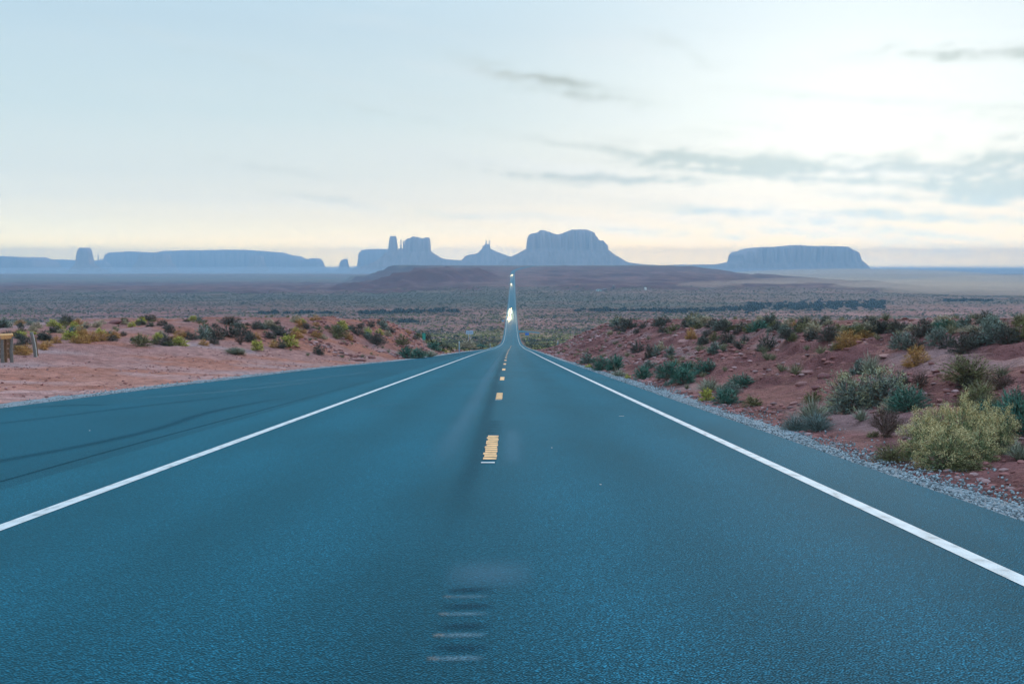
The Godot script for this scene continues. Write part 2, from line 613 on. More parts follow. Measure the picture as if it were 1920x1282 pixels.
func cover(x: float, d: float) -> float:
	# share of the ground that low scrub hides
	var n := n_big.get_noise_2d(x * 0.0016 + 3.0, d * 0.006) * 0.45 + n_mid.get_noise_2d(x * 0.012, d * 0.02) * 0.3
	var base := table(COVER, d)
	if x > 60.0 and d > 800.0 and d < 1500.0: base -= 0.25 * smoothstep(150.0, 500.0, x)
	return clampf(base + n, 0.0, 1.0)

func soil(x: float, d: float) -> Color:
	var n := n_big.get_noise_2d(x * 0.02 + 8.0, d * 0.02)
	var c := Color(0.52, 0.235, 0.205)
	if d > 300.0: c = c.lerp(Color(0.43, 0.155, 0.12), clampf((d - 300.0) / 700.0, 0.0, 1.0))
	return c.lerp(Color(0.62, 0.32, 0.26), clampf(n * 0.9, 0.0, 0.6)).lerp(Color(0.36, 0.12, 0.085), clampf(-n * 1.0, 0.0, 0.6))

func land_tint(x: float, d: float) -> Color:
	var c := soil(x, d)
	if d < 205.0:
		var s := x - rx(d)
		if s < 0.0:
			# the trodden pull-out is paler and dusty, the hill behind redder
			var dusty := 1.0 - smoothstep(2.0, 26.0, (pave_left(d) - s))
			c = c.lerp(Color(0.88, 0.52, 0.475), 0.75 * dusty * clampf((75.0 - d) / 40.0, 0.0, 1.0) * clampf(0.8 + 0.9 * n_mid.get_noise_2d(x * 0.12, d * 0.3), 0.0, 1.0))
			c = c.lerp(Color(0.60, 0.20, 0.11), clampf(n_mid.get_noise_2d(x * 0.08 + 20.0, d * 0.16) * 2.0, 0.0, 0.55))
			c = c.lerp(Color(0.62, 0.44, 0.44), clampf(n_mid.get_noise_2d(x * 0.1 - 20.0, d * 0.08) * 1.6 - 0.25, 0.0, 0.6))
		else:
			c = c.lerp(Color(0.29, 0.105, 0.10), 0.8)
			c = c.lerp(Color(0.15, 0.05, 0.05), clampf(n_mid.get_noise_2d(x * 0.35, d * 0.14) * 1.6, 0.0, 0.5))
			c = c.lerp(Color(0.55, 0.34, 0.32), clampf(n_mid.get_noise_2d(x * 0.22 + 40.0, d * 0.12) * 1.8 - 0.2, 0.0, 0.55))
	if d < 205.0:
		c = c * (1.0 + 0.22 * n_fine.get_noise_2d(x * 1.3, d * 0.5) + 0.16 * n_fine.get_noise_2d(x * 4.0 + 9.0, d * 2.0))
		c.a = 1.0
	if d > 110.0:
		var v := cover(x, d)
		var f := n_mid.get_noise_2d(x * 0.01 + 60.0, d * 0.012)
		var green := Color(0.135, 0.155, 0.095).lerp(Color(0.42, 0.37, 0.13), clampf(f * 1.5 + 0.35, 0.0, 1.0) * clampf((900.0 - d) / 400.0, 0.0, 1.0))
		if d > 850.0: green = green.lerp(Color(0.12, 0.145, 0.095), clampf((d - 850.0) / 150.0, 0.0, 1.0))
		if d > 1300.0: green = green.lerp(Color(0.17, 0.185, 0.12), clampf((d - 1300.0) / 300.0, 0.0, 1.0))
		var share := clampf((d - 110.0) / 90.0, 0.0, 1.0)
		c = c.lerp(green, v * 0.85 * share)
	if d > 1400.0 and d < 2700.0:
		# bare red ledges
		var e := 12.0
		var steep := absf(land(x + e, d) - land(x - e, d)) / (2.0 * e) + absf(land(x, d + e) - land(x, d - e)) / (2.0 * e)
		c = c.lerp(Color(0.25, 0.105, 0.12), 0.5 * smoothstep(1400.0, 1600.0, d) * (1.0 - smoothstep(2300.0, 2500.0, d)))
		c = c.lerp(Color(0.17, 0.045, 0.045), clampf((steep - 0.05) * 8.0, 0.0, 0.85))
	return c

func land_sheet(called: String, ds: Array, cs: Array, m: Material, label: String):
	var pts := PackedVector3Array()
	var tints := PackedColorArray()
	var uvs := PackedVector2Array()
	for d in ds:
		for c in cs:
			var x: float = c * (1.0 + maxf(d, 0.0) / 70.0)
			pts.append(Vector3(x, land(x, d), -d))
			tints.append(land_tint(x, d))
			uvs.append(Vector2(x, d))
	tag(put(called, sheet(ds.size(), cs.size(), pts, tints, uvs), m), label, "", "", "structure")

func make_ground():
	var half := []
	var c := 0.0
	while c < 62.0:
		half.append(c)
		c += 0.2 if c < 14.0 else 0.2 + (c - 14.0) * 0.045
	var cs := []
	for i in range(half.size() - 1, 0, -1): cs.append(-half[i])
	cs.append_array(half)
	var near := []
	var d := -30.0
	while d < 300.0:
		near.append(d)
		d += 1.0 if d < 0.0 else maxf(0.25, d * 0.0075)
	near.append(300.0)
	land_sheet("ground", near, cs, M.earth, "red sandy ground of the pull-out and the banks along the road")
	var valley := []
	d = 300.0
	while d < 3400.0:
		valley.append(d)
		d += d * 0.009
	valley.append(3400.0)
	var thin := []
	for i in cs.size():
		if i % 2 == 0 or absf(cs[i]) > 14.0: thin.append(cs[i])
	land_sheet("valley", valley, thin, M.valley, "scrub covered valley floor rising to a low red plateau")
	var plain := []
	d = 3400.0
	while d < 9000.0:
		plain.append(d)
		d += d * 0.022
	plain.append(9000.0)
	var wide := []
	for i in thin.size():
		if i % 2 == 0 or absf(thin[i]) > 14.0: wide.append(thin[i])
	land_sheet("plain", plain, wide, M.valley, "hazy desert plain reaching to the foot of the buttes")

# ---------------------------------------------------------------- road
func ribbon(lefts: Callable, rights: Callable, d0: float, d1: float, lift: float, cols: int, tint: Callable, grow := 0.012) -> ArrayMesh:
	var pts := PackedVector3Array()
	var tints := PackedColorArray()
	var uvs := PackedVector2Array()
	var rows := 0
	var d := d0
	while true:
		var l: float = lefts.call(d)
		var r: float = rights.call(d)
		for c in cols:
			var s := lerpf(l, r, float(c) / (cols - 1))
			pts.append(Vector3(rx(d) + s, ry(d) + lift, -d))
			tints.append(tint.call(s, d))
			uvs.append(Vector2(s, d))
		rows += 1
		if d >= d1: break
		d = minf(d1, d + maxf(0.5, absf(d) * grow))
	return sheet(rows, cols, pts, tints, uvs)

func const_call(v: float) -> Callable: return func(_d): return v

func make_road():
	var wear := func(s, d):
		# wheel paths polished a little paler than the oily middle of each lane
		var v := 0.79 + 0.17 * (cos((absf(s) - 0.95) * TAU / 1.75)) + 0.10 * n_mid.get_noise_2d(s * 0.35, d * 0.02) + 0.05 * n_mid.get_noise_2d(s * 1.2 + 9.0, d * 0.3)
		return Color(v, v, v)
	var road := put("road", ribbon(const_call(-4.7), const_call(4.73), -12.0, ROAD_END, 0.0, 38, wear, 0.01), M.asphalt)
	tag(road, "straight two-lane asphalt road running down into the valley and up the plateau", "", "", "structure")
	var flat := func(s, d):
		var v := 0.84 + 0.12 * n_mid.get_noise_2d(s * 0.3 + 30.0, d * 0.06)
		return Color(v, v, v)
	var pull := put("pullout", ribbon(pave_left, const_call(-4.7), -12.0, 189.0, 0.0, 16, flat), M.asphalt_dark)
	tag(pull, "darker smooth asphalt pull-out widening on the left of the road", "", "", "structure")
	var white := func(_s, _d): return Color.WHITE
	for side in [-1.0, 1.0]:
		put("edge_line", ribbon(const_call(side * 3.655 - 0.07), const_call(side * 3.655 + 0.07), -12.0, 1950.0, 0.004, 2, white), M.white_paint, road)
	# dashes of the centre line; rumble grooves cut the nearest into bands
	var k := 0
	while k < 26:
		var d := 11.1 + 12.2 * k
		var far := d + 3.3
		if k < 2:
			var st := SurfaceTool.new()
			st.begin(Mesh.PRIMITIVE_TRIANGLES)
			var b := d + 0.35
			var row := 0
			while b < far - 0.1:
				var wob := 0.012 * sin(row * 2.3)
				var band := ribbon(const_call(0.115 + wob), const_call(0.285 + wob * 0.5), b, b + 0.205, 0.008, 2, white)
				st.append_from(band, 0, Transform3D())
				b += 0.25
				row += 1
			put("centre_dash", st.commit(), M.yellow_paint, road)
			put("worn_paint", ribbon(const_call(0.10), const_call(0.27), d, d + 0.1, 0.008, 2, white), M.white_paint, road)
		else:
			put("centre_dash", ribbon(const_call(0.115), const_call(0.285), d, far, 0.008, 2, white), M.yellow_paint, road)
		k += 1
	# worn remains of a dash at the camera's feet, on the ridges between the rumble grooves
	for g in [[4.16, 0.34], [4.50, 0.36], [4.86, 0.28], [5.2, 0.22]]:
		smear(road, "worn_paint", [[0.05, g[0]], [0.33, g[0] + 0.01]], 0.055, Color(0.30, 0.40, 0.46), g[1] * 1.25, 0.009)
		smear(road, "worn_paint", [[0.045, g[0] - 0.01], [0.11, g[0]]], 0.045, Color(0.42, 0.28, 0.20), g[1] * 1.1, 0.012)
		smear(road, "rumble_groove", [[0.05, g[0] + 0.16], [0.36, g[0] + 0.17]], 0.085, Color(0.012, 0.035, 0.055), 0.6, 0.006)
	smear(road, "pale_scuff", [[0.0, 5.75], [0.62, 5.75]], 0.5, Color(0.16, 0.28, 0.36), 0.4, 0.006)
	for q in 9:
		var gd := 14.7 + q * 0.3
		smear(road, "rumble_groove", [[0.06, gd], [0.35, gd]], 0.075, Color(0.012, 0.03, 0.05), 0.75, 0.006)
	for q in 14:
		var dd := 26.9 + q * 0.35
		smear(road, "rumble_groove", [[0.02, dd], [0.33, dd]], 0.09, Color(0.012, 0.03, 0.05), 0.5, 0.006)
	# the oily dark seam and paler scuffs that run along the middle
	smear(road, "dark_seam", [[0.0, 6.0], [-0.02, 9.0], [0.02, 12.0], [0.0, 20.0], [-0.02, 40.0], [-0.03, 80.0], [0.0, 240.0]], 0.2, Color(0.012, 0.035, 0.05), 0.34, 0.003, true)
	smear(road, "pale_scuff", [[-0.38, 10.0], [-0.42, 14.0], [-0.4, 22.0], [-0.45, 60.0], [-0.4, 200.0]], 0.3, Color(0.16, 0.30, 0.38), 0.4, 0.003, true)
	smear(road, "pale_scuff", [[0.48, 10.5], [0.5, 13.5], [0.5, 16.0]], 0.22, Color(0.16, 0.30, 0.38), 0.4, 0.003, true)
	# tyre marks that swing off into the pull-out
	smear(pull, "tyre_mark", [[-7.6, 7.0], [-6.4, 9.5], [-5.75, 12.5], [-5.6, 15.5], [-5.9, 19.0], [-5.7, 23.0], [-5.2, 27.0]], 0.2, Color(0.008, 0.03, 0.05), 0.42, 0.004, true)
	smear(pull, "tyre_mark", [[-10.4, 12.3], [-9.4, 14.5], [-8.7, 17.5], [-8.2, 20.5], [-7.4, 24.0], [-6.8, 28.0]], 0.22, Color(0.008, 0.03, 0.05), 0.34, 0.004, true)
	smear(pull, "tyre_mark", [[-5.05, 6.0], [-5.0, 9.0], [-5.02, 14.0], [-4.95, 22.0], [-4.9, 40.0]], 0.05, Color(0.01, 0.03, 0.045), 0.7, 0.0045, true)
	smear(pull, "pale_scuff", [[-10.0, 23.0], [-8.0, 28.0], [-6.6, 36.0]], 0.3, Color(0.25, 0.4, 0.48), 0.22, 0.004, true)
	smear(pull, "pale_scuff", [[-9.0, 30.0], [-7.6, 36.0], [-6.2, 50.0]], 0.35, Color(0.25, 0.4, 0.48), 0.2, 0.004, true)
	smear(pull, "dark_patch", [[-10.6, 20.5], [-9.6, 21.5], [-9.0, 21.2]], 0.35, Color(0.01, 0.035, 0.05), 0.35, 0.0045)
	smear(pull, "dark_patch", [[-6.6, 92.0], [-5.6, 110.0], [-5.0, 130.0]], 0.4, Color(0.01, 0.03, 0.045), 0.5, 0.0045, true)
	# skid sweeping across the oncoming lane
	smear(road, "pale_scuff", [[-3.2, 20.0], [-2.6, 21.0], [-1.9, 22.5]], 0.05, Color(0.35, 0.45, 0.5), 0.3, 0.004, true)
	smear(road, "pale_scuff", [[-2.6, 30.0], [-1.2, 34.0], [1.6, 44.0]], 0.12, Color(0.35, 0.45, 0.5), 0.18, 0.0045, true)
	# scattered chips of stone and paint on the asphalt
	for q in [[2.72, 18.2], [1.05, 12.7], [1.4, 9.4], [-6.6, 15.2]]:
		var chip := BoxMesh.new()
		chip.size = Vector3(0.10 if q[0] == 2.72 else 0.018, 0.006, 0.016)
		put("stone_chip", chip, M.white_paint, road).position = Vector3(rx(q[1]) + q[0], ry(q[1]) + 0.009, -q[1])
	# the side road on the right, at the foot of the grade
	var pts := PackedVector3Array()
	var tints := PackedColorArray()
	var uvs := PackedVector2Array()
	var n := 14
	for i in n:
		var t := float(i) / (n - 1)
		var x := lerpf(4.6, 17.5, t)
		var open := lerpf(26.0, 15.0, minf(t * 2.5, 1.0))
		var mid := 583.0 - 22.0 * t * t
		for w in [-0.5, 0.0, 0.5]:
			var dz: float = mid - w * open
			pts.append(Vector3(rx(dz) + x, maxf(ry(dz) + 0.004, land(rx(dz) + x, dz) + 0.1) if i > 0 else ry(dz) - 0.01, -dz))
			tints.append(Color(0.9, 0.9, 0.9))
			uvs.append(Vector2(x, dz))
	tag(put("side_road", sheet(n, 3, pts, tints, uvs), M.asphalt), "short paved side road turning off to the right far below", "", "", "structure")

func smear(parent: Node, called: String, line: Array, half: float, color: Color, strength: float, lift: float, along := false):
	# a soft-edged mark that lies on the asphalt
	var pts := PackedVector3Array()
	var tints := PackedColorArray()
	var uvs := PackedVector2Array()
	var fine := []
	for i in line.size() - 1:
		var steps := 12 if along else 5
		for k in steps:
			var p0: Array = line[maxi(i - 1, 0)]
			var p3: Array = line[mini(i + 2, line.size() - 1)]
			var a := float(k) / steps
			fine.append(Vector2(line[i][0], line[i][1]).cubic_interpolate(Vector2(line[i + 1][0], line[i + 1][1]), Vector2(p0[0], p0[1]), Vector2(p3[0], p3[1]), a))
	fine.append(Vector2(line[-1][0], line[-1][1]))
	for i in fine.size():
		var p: Vector2 = fine[i]
		var dir: Vector2 = (fine[mini(i + 1, fine.size() - 1)] - fine[maxi(i - 1, 0)]).normalized()
		var side := Vector2(dir.y, -dir.x)
		var end := smoothstep(0.0, 1.0, minf(1.0, minf(i, fine.size() - 1 - i) / (fine.size() * 0.3)))
		for w in [-1.0, -0.66, -0.33, 0.0, 0.33, 0.66, 1.0]:
			var q: Vector2 = p + side * half * w
			pts.append(Vector3(rx(q.y) + q.x, ry(q.y) + lift, -q.y))
			var al := strength * end * (0.5 + 0.5 * cos(PI * w))
			tints.append(Color(color.r, color.g, color.b, al))
			uvs.append(Vector2(q.x, q.y))
	put(called, sheet(fine.size(), 7, pts, tints, uvs), M.stain, parent)

func make_gravel():
	for side in [-1, 1]:
		var pts := PackedVector3Array()
		var tints := PackedColorArray()
		var uvs := PackedVector2Array()
		var rows := 0
		var d := -12.0
		while d < 260.0:
			var e := pave_right(d) if side > 0 else -pave_left(d)
			var wide := (1.0 if side < 0 else 0.66) + 0.42 * n_mid.get_noise_2d(d * 0.3, side * 7.0)
			if side > 0 and d > 6.0 and d < 16.0: wide *= 0.75
			for j in 7:
				var c := j if side > 0 else 6 - j
				var t := c / 6.0
				var a := e + t * wide
				var x: float = rx(d) + side * a
				var y := lerpf(ry(d) - 0.008, land(x, d) + (0.02 if c < 6 else -0.04), pow(t, 0.5)) + 0.012 * n_fine.get_noise_2d(x * 4.0, d * 4.0) * (1.0 if c > 0 else 0.0)
				pts.append(Vector3(x, y, -d))
				var v := 0.85 + 0.3 * n_mid.get_noise_2d(x * 2.0, d * 2.0)
				tints.append(Color(0.33, 0.385, 0.43) * v)
				uvs.append(Vector2(x, d))
			rows += 1
			d += maxf(0.2, d * 0.012)
		tag(put("gravel", sheet(rows, 7, pts, tints, uvs), M.gravel), "pale grey gravel strip along the %s edge of the asphalt" % ("right" if side > 0 else "left"), "", "", "stuff")
	# loose stones on it
	var places := []
	var shades := []
	for i in 22000:
		var side := 1.0 if rng.randf() < 0.68 else -1.0
		var d := 4.0 + 66.0 * pow(rng.randf(), 1.7)
		var e := pave_right(d) if side > 0 else -pave_left(d)
		var a := e + 0.02 + absf(rng.randfn(0.3, 0.3)) * 1.1
		var x := rx(d) + side * a
		var size := 0.007 + 0.013 * pow(rng.randf(), 2.0)
		if d > 25.0: size *= 1.5
		var t := clampf((a - e) / 0.8, 0.0, 1.0)
		var y := lerpf(ry(d) - 0.008, land(x, d), pow(t, 0.5))
		places.append(Transform3D(Basis(Vector3(rng.randf(), rng.randf(), rng.randf()).normalized(), rng.randf() * 6.0).scaled(Vector3.ONE * size * 2.0), Vector3(x, y + 0.01 + size * 0.25, -d)))
		var v := rng.randf_range(0.12, 0.5)
		shades.append(Color(v * 0.85, v * 0.95, v))
	masses("gravel_stones", stone_mesh(3, 0.85), M.scrub, places, shades, "loose grey stones strewn along the gravel edges")

func stone_mesh(sd: int, flat: float) -> ArrayMesh:
	# an uneven block from a coarse ball with planes cut off
	var r := RandomNumberGenerator.new()
	r.seed = sd
	var planes := []
	for i in 9: planes.append([Vector3(r.randfn(), r.randfn() * 0.8, r.randfn()).normalized(), r.randf_range(0.26, 0.42)])
	var sp := SphereMesh.new()
	sp.radius = 0.5
	sp.height = 1.0
	sp.radial_segments = 10
	sp.rings = 6
	var st := SurfaceTool.new()
	var arr := sp.get_mesh_arrays()
	var v: PackedVector3Array = arr[Mesh.ARRAY_VERTEX]
	for i in v.size():
		var p := v[i]
		for q in planes:
			var over: float = p.dot(q[0]) - q[1]
			if over > 0.0: p -= q[0] * over
		v[i] = Vector3(p.x, p.y * flat, p.z)
	var out := []
	out.resize(Mesh.ARRAY_MAX)
	out[Mesh.ARRAY_VERTEX] = v
	out[Mesh.ARRAY_INDEX] = arr[Mesh.ARRAY_INDEX]
	var m := ArrayMesh.new()
	m.add_surface_from_arrays(Mesh.PRIMITIVE_TRIANGLES, out)
	st.create_from(m, 0)
	st.deindex()
	st.set_smooth_group(-1)
	st.generate_normals()
	return st.commit()

# ---------------------------------------------------------------- buttes
func outline(poly: Array, px: float) -> float:
	if px < poly[0][0] or px > poly[-1][0]: return 9999.0
	for i in poly.size() - 1:
		if px <= poly[i + 1][0]:
			return lerpf(poly[i][1], poly[i + 1][1], (px - poly[i][0]) / maxf(poly[i + 1][0] - poly[i][0], 0.001))
	return poly[-1][1]

func make_butte(called: String, label: String, category: String, d: float, caps: Array, talus: Array, thick: float, cell: float, rock: Color) -> Node3D:
	# caps: outlines of the cliffs; talus: outline of the slopes of rubble they stand on
	var k := d / FOCAL
	var px0: float = talus[0][0]
	var px1: float = talus[-1][0]
	var mid := (px0 + px1) * 0.5
	var base_y := PLAIN - 4.0
	var origin := Vector3((mid - 960.0) * k, base_y, -d)
	var o := thing(called, origin, label, category)
	var half_w := (px1 - px0) * 0.5 * k
	var slope := 1.9
	var deepest := 0.0
	for t in talus: deepest = maxf(deepest, (500.0 - t[1]) * k + 1.5 - base_y)
	var half_d := thick * 1.15 + deepest * slope
	var cols := int(2.0 * half_w / cell) + 1
	var rows := int(2.0 * half_d / (cell * 1.6)) + 1
	var pts := PackedVector3Array()
	var tints := PackedColorArray()
	var f := FastNoiseLite.new()
	f.seed = int(mid)
	f.frequency = 1.0
	f.fractal_octaves = 4
	for r in rows:
		var v := half_d - 2.0 * half_d * r / (rows - 1)      # toward the camera first
		for c in cols:
			var u := -half_w + 2.0 * half_w * c / (cols - 1)
			var px := mid + u / k
			var th: float = maxf(0.0, (500.0 - outline(talus, px)) * k + 1.5 - base_y)
			if outline(talus, px) > 9000.0: th = 0.0
			# plan of the cliff is narrower toward its ends and fluted
			var flute := f.get_noise_2d(u * 0.018, v * 0.018) * 0.30 + f.get_noise_2d(u * 0.05, v * 0.05) * 0.16
			var plan := thick * sqrt(maxf(0.08, 1.0 - pow(absf(u) / half_w, 2.0) * 0.8)) * (1.0 + flute)
			var out := maxf(0.0, absf(v) - plan)
			var gully := f.get_noise_2d(u * 0.03, 50.0) * 0.12 + f.get_noise_2d(u * 0.008, 20.0) * 0.15
			var y := th * maxf(0.0, 1.0 - out / maxf(th * slope * (1.0 + gully), 1.0))
			var cap_here := false
			for cap in caps:
				var top := outline(cap[0], px)
				var reach: float = plan * cap[1]
				if top < 9000.0 and absf(v) < reach:
					var ch := (500.0 - top) * k + 1.5 - base_y
					# ledges: the top steps back a little
					var inset := clampf((reach - absf(v)) / (thick * 0.12), 0.0, 1.0)
					ch = lerpf(lerpf(th, ch, 0.8), ch, inset)
					if ch > y:
						y = ch
						cap_here = true
			pts.append(Vector3(u, y, v))
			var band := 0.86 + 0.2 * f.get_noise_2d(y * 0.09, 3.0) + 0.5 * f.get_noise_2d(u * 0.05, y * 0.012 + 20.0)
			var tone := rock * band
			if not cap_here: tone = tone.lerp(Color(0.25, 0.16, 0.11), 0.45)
			tone.a = 1.0
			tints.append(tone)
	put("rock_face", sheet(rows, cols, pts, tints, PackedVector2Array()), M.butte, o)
	return o

func spire(o: Node3D, d: float, px: float, top: float, foot: float, w0: float, w1: float, lean := 0.0, rock := Color(0.45, 0.32, 0.30)):
	# a slender pinnacle: widths in the same units as px
	var k := d / FOCAL
	var y0 := (500.0 - foot) * k + 1.5
	var y1 := (500.0 - top) * k + 1.5
	var base := Vector3((px - 960.0) * k, y0, -d) - o.position
	var pts := PackedVector3Array()
	var tints := PackedColorArray()
	var rings := 12
	var around := 11
	var n := FastNoiseLite.new()
	n.seed = int(px * 10)
	n.frequency = 0.9
	for r in rings + 1:
		var t := float(r) / rings
		for a in around:
			var ang := TAU * a / (around - 1)
			var rad := 0.5 * k * lerpf(w0, w1, pow(t, 0.7)) * (1.0 + 0.28 * n.get_noise_2d(t * 6.0, 0.0) + 0.18 * n.get_noise_3d(cos(ang), sin(ang), t * 5.0))
			if r == rings: rad *= 0.05
			pts.append(base + Vector3(cos(ang) * rad + lean * k * t, (y1 - y0) * (t if r < rings else 1.0), -sin(ang) * rad))
			tints.append(rock)
	put("spire", sheet(rings + 1, around, pts, tints, PackedVector2Array()), M.butte, o)

func make_buttes():
	var red := Color(0.45, 0.32, 0.30)
	make_butte("mesa", "low blue-grey mesa at the far left end of the skyline", "mesa", 7000.0, [[[[-70, 484], [-10, 483], [0, 483.5], [20, 481.5], [65, 482], [72, 484], [78, 485.5], [86, 487], [88, 500]], 1.0]],
		[[-90, 505], [-30, 499], [88, 499], [96, 503], [120, 509], [140, 512]], 240.0, 9.0, red)
	make_butte("ridge", "faint low ridge behind the lone left spire", "ridge", 8900.0, [[[[-60, 481], [0, 480], [30, 481.5], [85, 486], [120, 486.5], [150, 489], [180, 488.5], [208, 487]], 1.0]],
		[[-80, 500], [-60, 494], [208, 494], [240, 506]], 200.0, 12.0, red)
	make_butte("butte", "tall tapering sandstone tower alone on its cone, left on the skyline", "butte", 6000.0, [[[[149, 494], [149.6, 481], [153, 471], [156, 465.5], [158, 464.6], [167, 464.6], [168.5, 466], [171, 473], [173.2, 485], [174.4, 494]], 1.0]],
		[[126, 512], [140, 503.5], [149, 493], [175, 494], [186, 502], [205, 510]], 45.0, 3.2, red)
	var pair := make_butte("butte", "two needle-thin spires rising between the lone tower and the long mesa", "butte", 7400.0, [[[[184, 496], [185, 491], [189, 490], [195, 492], [200, 490.5], [206, 496]], 1.0]],
		[[176, 510], [184, 497], [206, 496], [216, 510]], 40.0, 4.0, red)
	spire(pair, 7400.0, 186.6, 477.2, 494.0, 3.6, 1.8)
	spire(pair, 7400.0, 198.6, 478.0, 494.0, 3.2, 1.5)
	spire(pair, 7400.0, 193.3, 484.0, 494.0, 2.0, 1.0)
	make_butte("mesa", "very long flat-topped mesa filling the left skyline", "mesa", 8200.0, [[[[205, 500], [208, 488], [211, 479], [216, 474], [240, 473], [258, 471.8], [285, 473.3], [303, 474.5], [312, 473.5], [322, 471.4], [368, 470.2], [400, 470], [440, 469], [480, 469.6], [528, 473.6], [533, 476.5], [558, 480], [570, 486.5], [578, 487.5], [594, 484], [601, 488], [604, 500]], 1.0]],
		[[190, 511], [205, 500], [604, 500], [612, 504.5], [630, 509]], 260.0, 8.0, red)
	make_butte("butte", "square butte standing before the left half of the long mesa", "butte", 6700.0, [[[[264, 492], [267, 479], [271, 475.5], [313, 476], [317, 479], [319, 492]], 1.0]], [[245, 511], [264, 491], [319, 491], [335, 511]], 70.0, 5.0, red)
	make_butte("butte", "narrow butte standing before the right half of the long mesa", "butte", 6900.0, [[[[471, 494], [473, 481], [476, 478.5], [490, 479], [493, 482], [495, 494]], 1.0]], [[458, 511], [471, 493], [495, 493], [507, 511]], 50.0, 4.0, red)
	make_butte("butte", "small lone thumb of rock between the long mesa and the castle", "butte", 7200.0, [[[[637, 503], [639, 492], [642, 488.5], [646, 486.5], [649, 485], [652, 487], [653, 497], [655, 503]], 1.0]], [[628, 510], [637, 502.5], [655, 502.5], [664, 508]], 45.0, 3.5, red)
	make_butte("mesa", "flat mesa half hidden behind the castle butte", "mesa", 7600.0, [[[[675.5, 500], [677, 478], [679, 474.5], [684, 469.5], [692, 468.4], [700, 467.4], [728, 467.4], [745, 468.5], [760, 470]], 1.0]], [[655, 509], [675, 498], [760, 498], [790, 505]], 160.0, 5.5, red)
	var castle := make_butte("butte", "castle-like butte with a detached tower and thin pinnacles left of the road", "butte", 5600.0, [
		[[[729, 474], [730, 462], [731.5, 449], [733.5, 443.3], [743.5, 442.7], [744.8, 449], [745.6, 464], [746.5, 474]], 0.32],
		[[[750, 474], [751, 467], [758, 466.5], [760, 469], [761, 461], [761.6, 452.6], [765, 450], [768, 448], [772, 447.5], [775, 445.6], [778, 444], [782, 446.5], [786, 445], [789, 447.5], [796, 448], [801, 445.6], [804.6, 446], [805.6, 452], [806, 474]], 1.0]],
		[[650, 512], [668, 503.5], [690, 497], [705, 491], [720, 481], [729, 472.5], [806, 470], [814, 476], [826, 483], [833, 485.5], [850, 487], [880, 489], [910, 505]], 95.0, 3.4, red)
	spire(castle, 5600.0, 752.6, 448.5, 470.0, 3.6, 1.6)
	spire(castle, 5600.0, 757.2, 450.0, 470.0, 3.2, 1.2)
	spire(castle, 5600.0, 765.0, 447.6, 456.0, 2.6, 1.0)
	spire(castle, 5600.0, 777.8, 442.6, 450.0, 2.4, 0.9)
	var king := make_butte("butte", "slim double-pointed pinnacle on a broad cone beside the road", "butte", 5900.0, [[[[904, 472], [904.6, 463], [908, 461.6], [910, 458], [918.5, 458], [919, 466]], 1.0]],
		[[850, 505], [868, 485], [873, 480], [880, 477.6], [896, 475], [902, 469], [906, 466], [919, 466], [930, 471.5], [938, 474.4], [950, 479], [972, 484], [1000, 505]], 32.0, 3.0, red)
	spire(king, 5900.0, 911.8, 449.6, 463.0, 4.2, 1.5)
	spire(king, 5900.0, 917.4, 449.4, 463.0, 3.0, 1.3, 0.6)
	spire(king, 5900.0, 906.0, 459.0, 468.0, 3.4, 2.0)
	make_butte("butte", "biggest butte, saddle-topped, towering just right of the road's end", "butte", 5200.0, [[[[986.6, 470], [987.6, 462], [988, 448.5], [991, 441.5], [994, 440], [1006, 437.6], [1010, 434.5], [1014, 433], [1021, 434], [1031, 438], [1041, 441.2], [1047, 440.6], [1056, 437.4], [1063, 434.6], [1069, 432.6], [1096, 432.4], [1102, 434.6], [1110, 438.6], [1112, 443], [1115, 446.6], [1116.5, 450], [1121, 452.6], [1126, 451.6], [1128.6, 455], [1131, 458.6], [1134, 460], [1134.6, 470]], 1.0]],
		[[925, 505], [942, 487], [960, 480.6], [970, 476], [976, 472.6], [987, 467], [1050, 464], [1134, 469], [1142, 474], [1150, 480], [1170, 491.6], [1200, 495.6], [1240, 498], [1290, 506]], 150.0, 3.4, red)
	var right := make_butte("mesa", "wide flat mesa standing alone on the right skyline", "mesa", 5500.0, [[[[1375.6, 492], [1377, 482], [1378.4, 477], [1382, 474], [1385, 471.6], [1397, 470.2], [1401, 467.4], [1408, 466], [1411, 464.6], [1440, 464.2], [1447, 465.4], [1466, 465.2], [1467.6, 461], [1476, 460.8], [1500, 462.4], [1540, 462.6], [1573, 463.4], [1577, 466.6], [1583, 470.4], [1590, 473], [1595, 475.4], [1596.6, 490]], 1.0]],
		[[1225, 507], [1245, 497.4], [1270, 496], [1290, 497.4], [1310, 495.6], [1340, 496.4], [1362, 494], [1376, 491], [1598, 489], [1606, 495], [1613, 505], [1640, 509]], 210.0, 4.4, red)
	spire(right, 5500.0, 1600.6, 477.4, 496.0, 5.5, 1.6, -0.6)
	# a low rise closes the right of the plain
	make_butte("ridge", "low hazy rise along the right end of the skyline", "ridge", 6600.0, [], [[1600, 512], [1680, 508.6], [1740, 508], [1780, 506], [1840, 506.4], [1900, 508], [1960, 507], [2060, 512]], 160.0, 14.0, Color(0.26, 0.15, 0.11))

